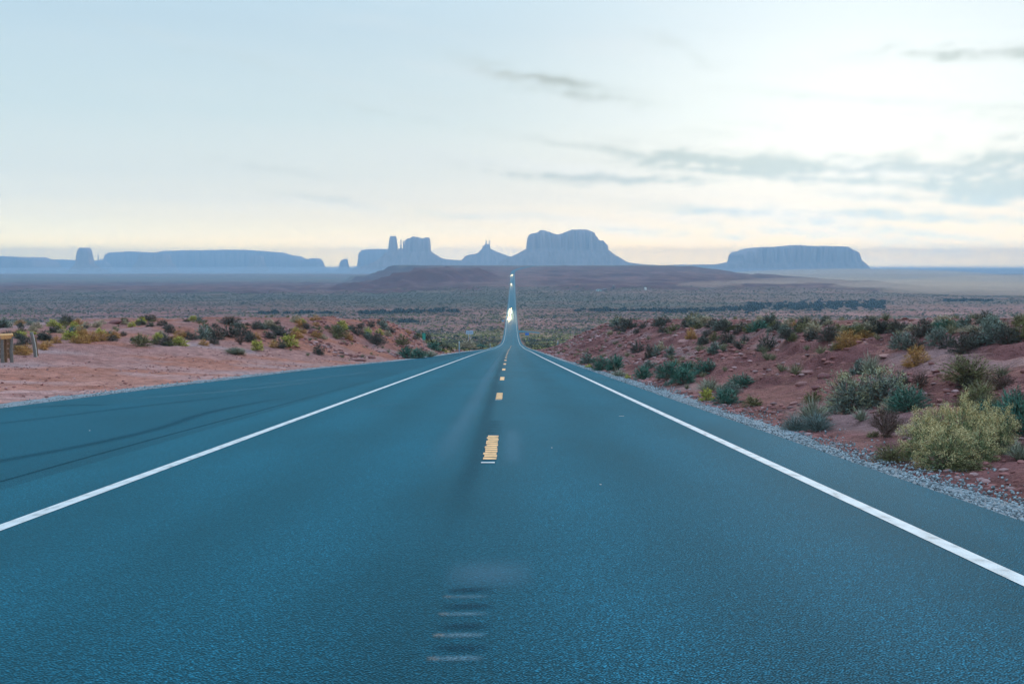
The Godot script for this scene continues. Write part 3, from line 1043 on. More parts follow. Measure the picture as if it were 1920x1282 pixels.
# ---------------------------------------------------------------- plants
class Blades:
	# collects single-triangle leaves and thin stems
	var v := PackedVector3Array()
	var n := PackedVector3Array()
	var c := PackedColorArray()
	func leaf(p: Vector3, dir: Vector3, side: Vector3, width: float, out: Vector3, col: Color):
		v.append(p - side * width * 0.5)
		v.append(p + dir)
		v.append(p + side * width * 0.5)
		var nn := (side.cross(dir).normalized() * 0.5 + out * 0.8).normalized()
		for i in 3:
			n.append(nn)
			c.append(col)
	func mesh() -> ArrayMesh:
		var a := []
		a.resize(Mesh.ARRAY_MAX)
		a[Mesh.ARRAY_VERTEX] = v
		a[Mesh.ARRAY_NORMAL] = n
		a[Mesh.ARRAY_COLOR] = c
		var m := ArrayMesh.new()
		if v.size(): m.add_surface_from_arrays(Mesh.PRIMITIVE_TRIANGLES, a)
		return m

# kind: leaf length, leaf width, leaves per stem, looseness, dome angle, colours, tip colour, flower share
const KINDS := {
	"rabbit": {"ll": 0.085, "lw": 0.013, "per": 13, "loose": 0.7, "dome": 1.75, "a": Color(0.17, 0.25, 0.13), "b": Color(0.33, 0.39, 0.19), "tip": Color(0.66, 0.58, 0.30), "flower": 0.85, "fc": Color(0.93, 0.71, 0.38), "fd": Color(0.70, 0.58, 0.29), "lump": 0.4},
	"sage": {"ll": 0.075, "lw": 0.016, "per": 15, "loose": 0.75, "dome": 1.7, "a": Color(0.16, 0.21, 0.19), "b": Color(0.28, 0.33, 0.28), "tip": Color(0.33, 0.36, 0.28), "flower": 0.0, "lump": 0.22},
	"tipped": {"ll": 0.075, "lw": 0.014, "per": 15, "loose": 0.65, "dome": 1.75, "a": Color(0.17, 0.23, 0.21), "b": Color(0.29, 0.35, 0.30), "tip": Color(0.55, 0.50, 0.28), "flower": 0.22, "fc": Color(0.66, 0.56, 0.28), "fd": Color(0.52, 0.48, 0.28), "lump": 0.25},
	"green": {"ll": 0.11, "lw": 0.012, "per": 14, "loose": 0.5, "dome": 1.6, "a": Color(0.06, 0.16, 0.13), "b": Color(0.12, 0.27, 0.20), "tip": Color(0.14, 0.28, 0.20), "flower": 0.0, "lump": 0.2},
	"tumble": {"ll": 0.12, "lw": 0.008, "per": 18, "loose": 0.95, "dome": 2.0, "a": Color(0.46, 0.23, 0.08), "b": Color(0.66, 0.38, 0.14), "tip": Color(0.72, 0.42, 0.16), "flower": 0.0, "lump": 0.08},
	"dark": {"ll": 0.075, "lw": 0.013, "per": 14, "loose": 0.8, "dome": 1.65, "a": Color(0.085, 0.085, 0.08), "b": Color(0.155, 0.16, 0.135), "tip": Color(0.17, 0.17, 0.13), "flower": 0.0, "lump": 0.22},
	"olive": {"ll": 0.085, "lw": 0.011, "per": 14, "loose": 0.65, "dome": 1.65, "a": Color(0.15, 0.15, 0.075), "b": Color(0.26, 0.25, 0.11), "tip": Color(0.30, 0.27, 0.12), "flower": 0.0, "lump": 0.22},
	"twig": {"ll": 0.10, "lw": 0.007, "per": 9, "loose": 0.45, "dome": 1.15, "a": Color(0.10, 0.065, 0.055), "b": Color(0.18, 0.12, 0.10), "tip": Color(0.24, 0.16, 0.14), "flower": 0.0, "lump": 0.2},
	"yellow": {"ll": 0.085, "lw": 0.014, "per": 13, "loose": 0.7, "dome": 1.65, "a": Color(0.34, 0.36, 0.09), "b": Color(0.58, 0.54, 0.12), "tip": Color(0.75, 0.66, 0.14), "flower": 0.3, "fc": Color(0.82, 0.70, 0.14), "fd": Color(0.70, 0.64, 0.16), "lump": 0.18},
	"pale": {"ll": 0.10, "lw": 0.011, "per": 14, "loose": 0.75, "dome": 1.7, "a": Color(0.40, 0.33, 0.22), "b": Color(0.62, 0.52, 0.36), "tip": Color(0.68, 0.56, 0.40), "flower": 0.0, "lump": 0.15},
	"grass": {"ll": 0.30, "lw": 0.010, "per": 5, "loose": 0.25, "dome": 1.35, "a": Color(0.30, 0.34, 0.28), "b": Color(0.48, 0.46, 0.32), "tip": Color(0.70, 0.55, 0.30), "flower": 0.0, "lump": 0.2},
	"bluegrass": {"ll": 0.24, "lw": 0.009, "per": 8, "loose": 0.28, "dome": 1.65, "a": Color(0.15, 0.23, 0.23), "b": Color(0.33, 0.40, 0.36), "tip": Color(0.46, 0.48, 0.36), "flower": 0.0, "lump": 0.3},
}
# stems, leaf scale
const LODS := [[440, 0.9], [220, 1.3], [95, 2.1], [48, 3.0]]

func bush_meshes(kind: String, lod: int, variant: int) -> Array:
	var key := "%s%d%d" % [kind, lod, variant]
	if bush_cache.has(key): return bush_cache[key]
	var k: Dictionary = KINDS[kind]
	var r := RandomNumberGenerator.new()
	r.seed = hash(key)
	var lump := FastNoiseLite.new()
	lump.seed = r.randi() % 1000
	lump.frequency = 1.3
	var fol := Blades.new()
	var stm := Blades.new()
	var flo := Blades.new()
	var stems: int = LODS[lod][0]
	var sc: float = LODS[lod][1]
	for i in stems:
		var phi := r.randf() * TAU
		var ct := lerpf(1.0, cos(k.dome), r.randf())
		var st := sqrt(maxf(0.0, 1.0 - ct * ct))
		var out := Vector3(st * cos(phi), ct, st * sin(phi))
		var reach: float = 1.0 + k.lump * 2.2 * lump.get_noise_3d(out.x * 1.3, out.y * 1.3, out.z * 1.3) + r.randf_range(-0.1, 0.08)
		var tip := Vector3(out.x * 0.5, maxf(out.y * 0.92 + 0.06, 0.02), out.z * 0.5) * reach
		tip.y = maxf(tip.y, 0.02)
		var root := Vector3(r.randfn() * 0.05, 0.0, r.randfn() * 0.05)
		var bend := root.lerp(tip, 0.5) + Vector3(0, 0.12 * st, 0) - Vector3(out.x, 0, out.z) * 0.05
		var at_ := func(t: float) -> Vector3: return root.lerp(bend, t).lerp(bend.lerp(tip, t), t)
		var last := root
		for q in 3:
			var p: Vector3 = at_.call((q + 1) / 3.0)
			var dd := p - last
			var sd := dd.cross(Vector3(r.randfn(), r.randfn(), r.randfn())).normalized()
			stm.leaf(last, dd, sd, 0.010 * sc * (1.0 - 0.2 * q), out, Color.WHITE)
			last = p
		var tone := r.randf()
		var stem_tone := r.randf_range(0.85, 1.15)
		for q in k.per:
			var t := 0.25 + 0.75 * sqrt(r.randf())
			if kind == "grass" or kind == "bluegrass": t = r.randf_range(0.0, 0.75)
			var p: Vector3 = at_.call(t)
			var ahead: Vector3 = (at_.call(minf(t + 0.05, 1.05)) - p).normalized()
			var dir: Vector3 = (ahead + Vector3(r.randfn(), r.randfn() + 0.25, r.randfn()) * k.loose).normalized()
			var side: Vector3 = dir.cross(Vector3(r.randfn(), r.randfn(), r.randfn())).normalized()
			var col: Color = (k.a as Color).lerp(k.b, clampf(tone * 0.6 + r.randf() * 0.4, 0.0, 1.0)) * stem_tone
			if t > 0.78: col = col.lerp(k.tip, (t - 0.78) * 4.0 * r.randf_range(0.5, 1.0) * clampf(out.y + 0.35, 0.0, 1.0))
			col.a = 1.0
			fol.leaf(p, dir * k.ll * sc * r.randf_range(0.6, 1.3), side, k.lw * sc * r.randf_range(0.8, 1.3), out, col)
		if k.flower > 0.0 and r.randf() < k.flower and ct > -0.05 and lump.get_noise_3d(out.x * 1.3, out.y * 1.3, out.z * 1.3) + r.randf_range(-0.25, 0.25) > -0.02:
			# a plume of tiny flowers
			var heads := 40 if lod < 2 else 9
			for q in heads:
				var p := tip + Vector3(r.randfn(), r.randfn() * 1.1, r.randfn()) * 0.036 * sqrt(sc) - out * r.randf() * 0.07
				var dir := Vector3(r.randfn(), r.randfn(), r.randfn()).normalized()
				var side: Vector3 = dir.cross(Vector3(r.randfn(), r.randfn(), r.randfn())).normalized()
				var col: Color = (k.fc as Color).lerp(k.fd, r.randf()) * r.randf_range(0.85, 1.1)
				col.a = 1.0
				flo.leaf(p, dir * 0.022 * sqrt(sc), side, 0.018 * sqrt(sc), out, col)
	bush_cache[key] = [fol.mesh(), stm.mesh(), flo.mesh() if flo.v.size() else null]
	return bush_cache[key]

const NAMES := {"rabbit": "rabbitbrush", "sage": "sagebrush", "tipped": "sagebrush", "green": "green_bush", "tumble": "tumbleweed", "dark": "dark_bush", "olive": "olive_bush", "twig": "bare_twiggy_bush", "yellow": "yellow_bush", "pale": "pale_bush", "grass": "dry_grass_tuft", "bluegrass": "grass_clump"}
const WORDS := {"rabbit": "cream-flowered", "sage": "grey-green sage", "tipped": "yellow-tipped sage", "green": "deep green", "tumble": "golden brown round", "dark": "dark grey", "olive": "olive green", "twig": "bare brown twiggy", "yellow": "bright yellow-green", "pale": "pale straw-coloured", "grass": "dry blond grassy", "bluegrass": "blue-green grassy"}

func bush(kind: String, px: float, py: float, w: float, h: float, label: String, group := "", category := ""):
	var p := on_ground(px, py)
	bush_at(kind, p, w, h, label, group, category)

func bush_at(kind: String, p: Vector3, w: float, h: float, label: String, group: String, category: String):
	var k := Vector2(p.x - EYE.x, p.z).length() / FOCAL
	var lod := 0 if w > 60.0 else 1 if w > 32.0 else 2 if w > 16.0 else 3
	var ms := bush_meshes(kind, lod, rng.randi() % (1 if lod == 0 else 2))
	var cat := category
	if cat == "": cat = "tumbleweed" if kind == "tumble" else "grass" if kind in ["grass", "bluegrass"] else "bush"
	var o := thing(NAMES[kind], p - Vector3(0, 0.03 + h * k * 0.03, 0), label, cat, group)
	o.rotation.y = rng.randf() * TAU
	var wide := w * k * (1.0 if lod == 0 else 1.14)
	# what is seen of a low slope hides nothing of the far side, so the height is the picture's
	var tall := h * k * (1.02 if lod == 0 else 1.16)
	o.scale = Vector3(wide, tall, wide)
	put("foliage", ms[0], M.leaf, o)
	put("stems", ms[1], M.stem, o)
	if ms[2]: tag(put("flowers", ms[2], M.leaf, o), "", "", "", "stuff")

func make_bushes():
	# each: kind, middle, foot, width, height as seen, label
	for b in NEAR_BUSHES: bush(b[0], b[1], b[2], b[3], b[4], b[5])
	for b in BANK_BUSHES:
		var where: String = b[5]
		bush(b[0], b[1], b[2], b[3], b[4], "%s %s %s" % [b[6] if b.size() > 6 else "small", WORDS[b[0]] + ("" if b[0] in ["tumble"] else " bush") + (" tumbleweed" if b[0] == "tumble" else ""), where])
	# the many small ones on the crests, named by the nearest landmark
	var r := RandomNumberGenerator.new()
	r.seed = 77
	var kinds := ["dark", "sage", "dark", "olive", "tumble", "yellow", "dark", "pale"]
	var found := []
	var n := 0
	while n < 190:
		n += 1
		var left := n <= 120
		var px := r.randf_range(0.0, 800.0) if left else r.randf_range(1150.0, 1920.0)
		var py := r.randf_range(597.0, 640.0) if left else r.randf_range(604.0, 624.0)
		if left and py < 612.0 + maxf(0.0, 200.0 - px) * 0.08: py += 6.0
		var p := on_ground(px, py)
		if -p.z > 172.0 or (left and -p.z < 52.0): continue
		var kd: String = kinds[r.randi() % kinds.size()] if left else ["dark", "sage", "olive", "dark", "pale"][r.randi() % 5]
		var w := r.randf_range(9.0, 20.0) if left else r.randf_range(12.0, 28.0)
		var near := ""
		for z in (ZONES_LEFT if left else ZONES_RIGHT):
			near = z[1]
			if px < z[0]: break
		var size := "tiny" if w < 13.0 else "small" if w < 19.0 else "middling"
		var depth := "at the back" if -p.z > 95.0 else "near the front" if -p.z < 72.0 else "midway back"
		var what: String = WORDS[kd] + (" tumbleweed" if kd == "tumble" else " bush")
		found.append([px, kd, p, w, w * r.randf_range(0.5, 0.75), "%s %s %s, %s" % [size, what, near, depth], "small %s bushes on the crest of the %s bank" % [WORDS[kd], "left" if left else "right"], "tumbleweed" if kd == "tumble" else "bush"])
	found.sort_custom(func(a, b): return a[0] < b[0])
	var total := {}
	var done := {}
	for f in found: total[f[5]] = total.get(f[5], 0) + 1
	for f in found:
		var i: int = done.get(f[5], 0)
		var m: int = total[f[5]]
		done[f[5]] = i + 1
		var which := ""
		if m > 1: which = "leftmost " if i == 0 else "rightmost " if i == m - 1 else ["", "second from left, ", "third from left, ", "fourth from left, ", "fifth from left, "][mini(i, 4)]
		bush_at(f[1], f[2], f[3], f[4], which + f[5], f[6], f[7])

const ZONES_LEFT := [[70.0, "behind the wooden posts"], [130.0, "left of the golden row"], [215.0, "behind the golden row"], [260.0, "by the outcrop on the left skyline"], [345.0, "behind the clump on bare ground"], [400.0, "left of the dark thicket"], [470.0, "behind the dark thicket"],
	[530.0, "left of the yellow trio"], [580.0, "behind the yellow trio"], [640.0, "behind the pink mound"], [690.0, "right of the pink mound"], [740.0, "over the left bank's steep end"], [9999.0, "above the mile marker"]]
const ZONES_RIGHT := [[1220.0, "on the right bank's far brow"], [1290.0, "left of the seven in mid slope"], [1360.0, "above the seven in mid slope"], [1420.0, "left of the green crest bush"], [1480.0, "right of the green crest bush"], [1560.0, "behind the dark crest pair"], [1640.0, "behind the wide tumbleweed"],
	[1700.0, "around the dark double bush"], [1760.0, "right of the dark double bush"], [1820.0, "around the broad green crest bush"], [9999.0, "in the dense right-hand clump"]]

const NEAR_BUSHES := [
	["rabbit", 1728, 856, 70, 66, "leftmost mound of the large cream-flowered clump nearest the road"],
	["rabbit", 1752, 818, 64, 52, "back left plume of the large cream-flowered clump, highest on its left"],
	["rabbit", 1772, 877, 84, 74, "front mound of the large cream-flowered clump, lowest to the road"],
	["rabbit", 1796, 846, 66, 86, "tallest mound in the middle of the large cream-flowered clump"],
	["rabbit", 1828, 868, 76, 66, "front right mound of the large cream-flowered clump"],
	["rabbit", 1838, 836, 62, 68, "back right plume of the large cream-flowered clump"],
	["rabbit", 1872, 850, 62, 70, "rightmost mound of the large cream-flowered clump"],
	["olive", 1672, 866, 66, 36, "low olive tuft at the gravel's edge left of the large cream-flowered bush"],
	["olive", 1820, 880, 70, 22, "low spreading olive tuft at the foot of the large cream-flowered bush"],
	["twig", 1664, 819, 58, 48, "bare brown twiggy bush between the cream-flowered bush and the road"],
	["olive", 1641, 818, 24, 12, "tiny olive tuft at the foot of the bare brown twiggy bush"],
	["tipped", 1596, 770, 96, 74, "left half of the big blue-grey sage with yellow tips"],
	["tipped", 1652, 756, 92, 68, "right half of the big blue-grey sage with yellow tips"],
	["dark", 1688, 722, 30, 24, "dark bush on the right shoulder of the big yellow-tipped sage"],
	["sage", 1612, 703, 32, 26, "grey sage directly behind the big yellow-tipped sage"],
	["grass", 1634, 703, 36, 36, "tall blond grass tuft behind the big yellow-tipped sage"],
	["green", 1704, 771, 74, 46, "teal green bush right below the big yellow-tipped sage"],
	["pale", 1666, 772, 30, 26, "pale tuft on the left of the teal green bush"],
	["bluegrass", 1493, 808, 66, 40, "left half of the blue-green grass clump by the gravel"],
	["bluegrass", 1533, 806, 66, 42, "right half of the blue-green grass clump by the gravel"],
	["grass", 1524, 798, 50, 52, "blond plume rising from the blue-green grass clump by the gravel"],
	["grass", 1616, 788, 24, 20, "small blond tuft alone between the blue-green clump and the twiggy bush"],
	["olive", 1524, 752, 28, 18, "dark olive tuft just left of the big yellow-tipped sage"],
	["olive", 1816, 712, 92, 46, "wide olive bush high on the right bank above the cream-flowered bush"],
	["dark", 1814, 725, 34, 22, "dark bush tucked under the wide olive bush"],
	["twig", 1878, 730, 50, 27, "twiggy grey bush right of the wide olive bush"],
	["olive", 1834, 765, 72, 46, "brownish olive bush right behind the large cream-flowered bush"],
	["green", 1856, 786, 56, 28, "deep green bush showing behind the large cream-flowered bush"],
	["green", 1904, 814, 60, 66, "tall deep green bush cut by the right edge of the view"],
	["dark", 1907, 756, 32, 22, "dark bush above the tall deep green bush at the view's right edge"],
	["grass", 1914, 861, 42, 34, "blond tuft on bare sand at the right edge of the view"],
	["tumble", 1720, 683, 40, 31, "round orange tumbleweed standing alone on bare earth of the right bank"],
	["twig", 1726, 729, 26, 28, "thin grey twigs standing right of the big yellow-tipped sage"],
]
const BANK_BUSHES := [
	["sage", 1692, 652, 38, 27, "above the lone orange tumbleweed, the left of two"], ["dark", 1717, 655, 30, 20, "above the lone orange tumbleweed, the right of two"],
	["tumble", 1590, 650, 42, 28, "spread wide on the right bank below the crest", "bigger"], ["tumble", 1625, 631, 28, 12, "just under the crest beside the dark double bush"],
	["dark", 1555, 639, 36, 28, "left of the wide golden tumbleweed"], ["olive", 1515, 621, 38, 18, "on the right crest above the dark upright one"], ["dark", 1522, 636, 22, 20, "under the olive bush on the right crest"],
	["dark", 1477, 634, 34, 18, "left of the dark pair under the right crest"], ["olive", 1487, 639, 14, 14, "beneath the dark bush left of the pair"], ["dark", 1438, 657, 32, 29, "alone on bare slope in the middle of the right bank", "upright"],
	["tumble", 1490, 613, 14, 9, "on the skyline of the right bank"], ["green", 1423, 621, 38, 18, "on the right crest above the lone upright one"], ["dark", 1458, 620, 17, 12, "on the right crest beside the green one"],
	["dark", 1360, 620, 34, 18, "on the right crest left of the green one"], ["pale", 1387, 618, 20, 11, "on the right crest between the dark and the green bush"], ["dark", 1333, 613, 22, 11, "on the skyline left of the dark crest bush"],
	["dark", 1319, 646, 21, 15, "lowest left of the seven scattered in mid slope"], ["sage", 1340, 661, 24, 19, "lowest right of the seven scattered in mid slope"], ["dark", 1365, 644, 32, 20, "widest of the seven scattered in mid slope", "wide"],
	["dark", 1383, 655, 20, 16, "below the widest of the seven in mid slope"], ["dark", 1398, 642, 17, 14, "rightmost of the seven in mid slope"], ["dark", 1325, 631, 20, 13, "topmost left of the seven in mid slope"], ["olive", 1339, 639, 21, 16, "in the middle of the seven in mid slope"],
	["dark", 1645, 623, 40, 23, "left of the double bush on the right crest", "dark blue"], ["dark", 1684, 624, 36, 22, "right of the double bush on the right crest", "dark blue"], ["olive", 1604, 627, 50, 17, "long on the crest behind the wide tumbleweed", "low"],
	["dark", 1731, 629, 42, 23, "on the right crest between the double bush and the green one", "big"], ["green", 1778, 617, 48, 16, "standing highest on the right crest", "broad"], ["sage", 1758, 646, 34, 30, "under the highest green bush, leftmost of its row"],
	["dark", 1776, 652, 25, 24, "under the highest green bush, second of its row"], ["dark", 1806, 660, 44, 32, "lowest in the dense right-hand crest clump", "big"], ["dark", 1831, 646, 38, 24, "middle of the dense clump at the crest's right end"],
	["sage", 1862, 642, 42, 38, "tallest of the dense clump at the crest's right end", "tall"], ["dark", 1888, 642, 44, 30, "right part of the dense clump at the crest's right end"], ["olive", 1914, 637, 30, 32, "last on the right crest, cut by the view's edge"],
	["pale", 1824, 620, 40, 10, "lying along the crest between green bush and dense clump", "flat"], ["pale", 1712, 622, 26, 14, "on the crest right of the double bush"],
	["green", 1128, 696, 34, 26, "left of the pair at the gravel's far end"], ["green", 1154, 694, 28, 27, "right of the pair at the gravel's far end"], ["sage", 1102, 683, 32, 18, "farthest along the gravel of the right bank"],
	["green", 1206, 710, 30, 22, "left end of the long green row above the gravel"], ["sage", 1217, 691, 26, 15, "above the left end of the long green row"], ["sage", 1236, 698, 20, 14, "midway in the long green row"],
	["green", 1257, 711, 44, 31, "tallest in the long green row above the gravel"], ["green", 1281, 720, 42, 28, "lowest in the long green row above the gravel"], ["green", 1286, 699, 26, 19, "behind the tallest of the long green row"], ["green", 1323, 701, 48, 23, "right end of the long green row above the gravel", "wide"],
	["sage", 1250, 724, 10, 10, "at the gravel under the long green row", "tiny"], ["green", 1390, 725, 48, 21, "upper of the teal pair lower on the right bank", "wide"], ["sage", 1370, 737, 40, 19, "middle of the teal group lower on the right bank"],
	["green", 1362, 757, 46, 26, "lowest of the teal group beside the gravel", "round"], ["yellow", 1325, 751, 26, 21, "upright beside the lowest of the teal group", "dark"], ["grass", 1330, 735, 44, 26, "behind the teal group by the gravel", "wispy"],
	["olive", 1412, 761, 32, 19, "at the gravel right of the teal group"], ["grass", 1160, 706, 26, 12, "by the gravel right of the green pair"], ["yellow", 1177, 710, 11, 8, "on the gravel between the green pair and the long row", "tiny"], ["yellow", 1104, 690, 14, 7, "on the gravel at the far end of the right bank", "tiny"],
	["dark", 1196, 661, 24, 21, "highest of three in the far slope of the right bank"], ["dark", 1217, 671, 18, 24, "lowest of three in the far slope of the right bank"], ["sage", 1230, 667, 14, 18, "rightmost of three in the far slope of the right bank"],
	["sage", 1257, 668, 20, 18, "with a blond tuft on the far slope of the right bank"], ["pale", 1241, 656, 15, 14, "beside the sage on the far slope of the right bank"], ["tumble", 1296, 634, 18, 18, "under the far crest of the right bank"], ["dark", 1319, 645, 22, 14, "close left of the seven in mid slope"],
	["dark", 1384, 626, 18, 12, "directly under the pale crest bush"], ["dark", 1291, 612, 24, 11, "farthest left on the right crest"], ["olive", 1311, 616, 18, 11, "second on the far right crest"],
	["dark", 1244, 623, 18, 13, "under the far end of the right crest, left"], ["olive", 1264, 620, 26, 12, "under the far end of the right crest, right"], ["dark", 1169, 623, 13, 12, "on the far brow of the right bank, left"], ["dark", 1194, 625, 13, 9, "on the far brow of the right bank, right"],
	["pale", 1145, 629, 12, 9, "lowest on the far brow of the right bank", "tiny"], ["dark", 1207, 615, 16, 11, "on the skyline of the far brow"], ["pale", 1176, 606, 10, 9, "topping the far brow of the right bank", "tiny"], ["olive", 1153, 609, 14, 9, "where the far brow drops to the valley"],
	["yellow", 131, 636, 24, 14, "at the left end of the golden row behind the posts"], ["tumble", 143, 642, 22, 11, "first from the left in the golden row behind the posts"], ["tumble", 156, 643, 18, 13, "second from the left in the golden row behind the posts"],
	["tumble", 171, 639, 20, 15, "third from the left in the golden row behind the posts"], ["tumble", 156, 633, 22, 11, "behind the golden row beyond the posts"], ["tumble", 187, 637, 20, 14, "fourth from the left in the golden row behind the posts"], ["tumble", 210, 633, 22, 12, "at the right end of the golden row behind the posts"],
	["pale", 149, 623, 21, 12, "above the golden row behind the posts"], ["yellow", 188, 626, 16, 9, "above the right part of the golden row"], ["green", 136, 624, 16, 9, "above the left part of the golden row"],
	["olive", 264, 648, 28, 20, "left end of the clump on the edge of bare ground"], ["yellow", 296, 636, 18, 11, "behind the clump on the edge of bare ground"], ["olive", 291, 644, 18, 10, "in the clump on the edge of bare ground"], ["dark", 311, 646, 23, 18, "in the clump on the edge of bare ground"],
	["yellow", 335, 648, 28, 14, "right end of the clump on the edge of bare ground", "brightest"], ["olive", 315, 648, 16, 9, "front of the clump on the edge of bare ground", "tiny"], ["dark", 357, 636, 22, 12, "right above the brightest yellow one"], ["sage", 380, 637, 25, 22, "left of the big dark thicket on the left bank", "tall"],
	["tumble", 337, 631, 22, 11, "between the dark bushes above the yellow one"], ["dark", 404, 636, 28, 21, "left part of the dark thicket on the left bank", "big"], ["dark", 429, 631, 30, 21, "middle of the dark thicket on the left bank", "big"], ["dark", 452, 629, 26, 19, "right part of the dark thicket on the left bank", "big"],
	["tumble", 382, 647, 15, 10, "alone on bare earth below the dark thicket"], ["dark", 400, 644, 18, 11, "at the foot of the dark thicket"], ["twig", 450, 646, 20, 15, "below the right end of the dark thicket"], ["grass", 440, 663, 34, 13, "on bare ground below the dark thicket", "low spreading"],
	["yellow", 481, 656, 21, 17, "standing alone right of the low grass tuft", "round"], ["olive", 449, 664, 18, 11, "against the low grass tuft"], ["yellow", 541, 649, 30, 20, "of the trio in mid left bank", "big"], ["dark", 527, 653, 16, 15, "of the trio in mid left bank"], ["tumble", 513, 652, 16, 13, "of the trio in mid left bank"],
	["tumble", 552, 633, 20, 16, "above the trio in mid left bank"], ["dark", 527, 631, 28, 16, "left above the trio in mid left bank"], ["dark", 504, 634, 20, 12, "farther left above the trio in mid left bank"], ["dark", 470, 640, 20, 16, "between the dark thicket and the trio"],
	["dark", 597, 664, 20, 17, "alone on the bare pink mound of the left bank", "spiky"], ["olive", 632, 631, 34, 22, "above the bare pink mound", "big"], ["yellow", 643, 618, 14, 9, "topping the big olive one above the pink mound"], ["yellow", 689, 628, 14, 11, "right of the big olive one above the pink mound"],
	["dark", 671, 627, 20, 13, "between the olive and the small yellow one"], ["dark", 704, 646, 38, 20, "on the steep end of the left bank", "wide"], ["dark", 695, 613, 16, 11, "on the skyline over the steep end of the left bank"], ["olive", 753, 648, 26, 18, "left above the green mile marker"],
	["tumble", 591, 602, 18, 10, "on the skyline of the left bank, the right of two"], ["tumble", 561, 611, 14, 12, "on the skyline of the left bank, the left of two"], ["green", 764, 672, 30, 19, "left of the green mile marker's foot"], ["green", 785, 672, 28, 18, "at the green mile marker's foot"],
	["green", 812, 656, 26, 14, "between the mile marker and the reflector post"], ["grass", 806, 670, 24, 12, "along the gravel between mile marker and reflector post"], ["pale", 877, 654, 30, 15, "behind the reflector post beyond the left bank", "rounded"], ["green", 900, 653, 20, 7, "right of the rounded pale one beyond the left bank"],
	["dark", 275, 601, 30, 10, "on the left skyline crest, widest there"], ["dark", 262, 609, 18, 9, "under the left skyline crest"], ["dark", 433, 607, 38, 13, "on the left skyline above the dark thicket", "wide"], ["yellow", 362, 601, 18, 8, "on the left skyline between the dark ones"],
	["dark", 35, 634, 18, 9, "right behind the timber stand"], ["dark", 45, 645, 24, 12, "between timber stand and wooden posts, upper"], ["dark", 33, 655, 20, 12, "between timber stand and wooden posts, middle"], ["tumble", 35, 664, 30, 14, "between timber stand and wooden posts, lower left"], ["tumble", 48, 660, 20, 13, "between timber stand and wooden posts, lower right"],
	["tumble", 76, 655, 16, 13, "right of the wooden posts"], ["dark", 80, 637, 26, 11, "behind the wooden posts"], ["tumble", 104, 643, 14, 11, "between the wooden posts and the golden row, right"], ["tumble", 90, 650, 14, 10, "between the wooden posts and the golden row, left"], ["yellow", 111, 618, 14, 10, "on the left edge of the hill beyond the posts"],
]

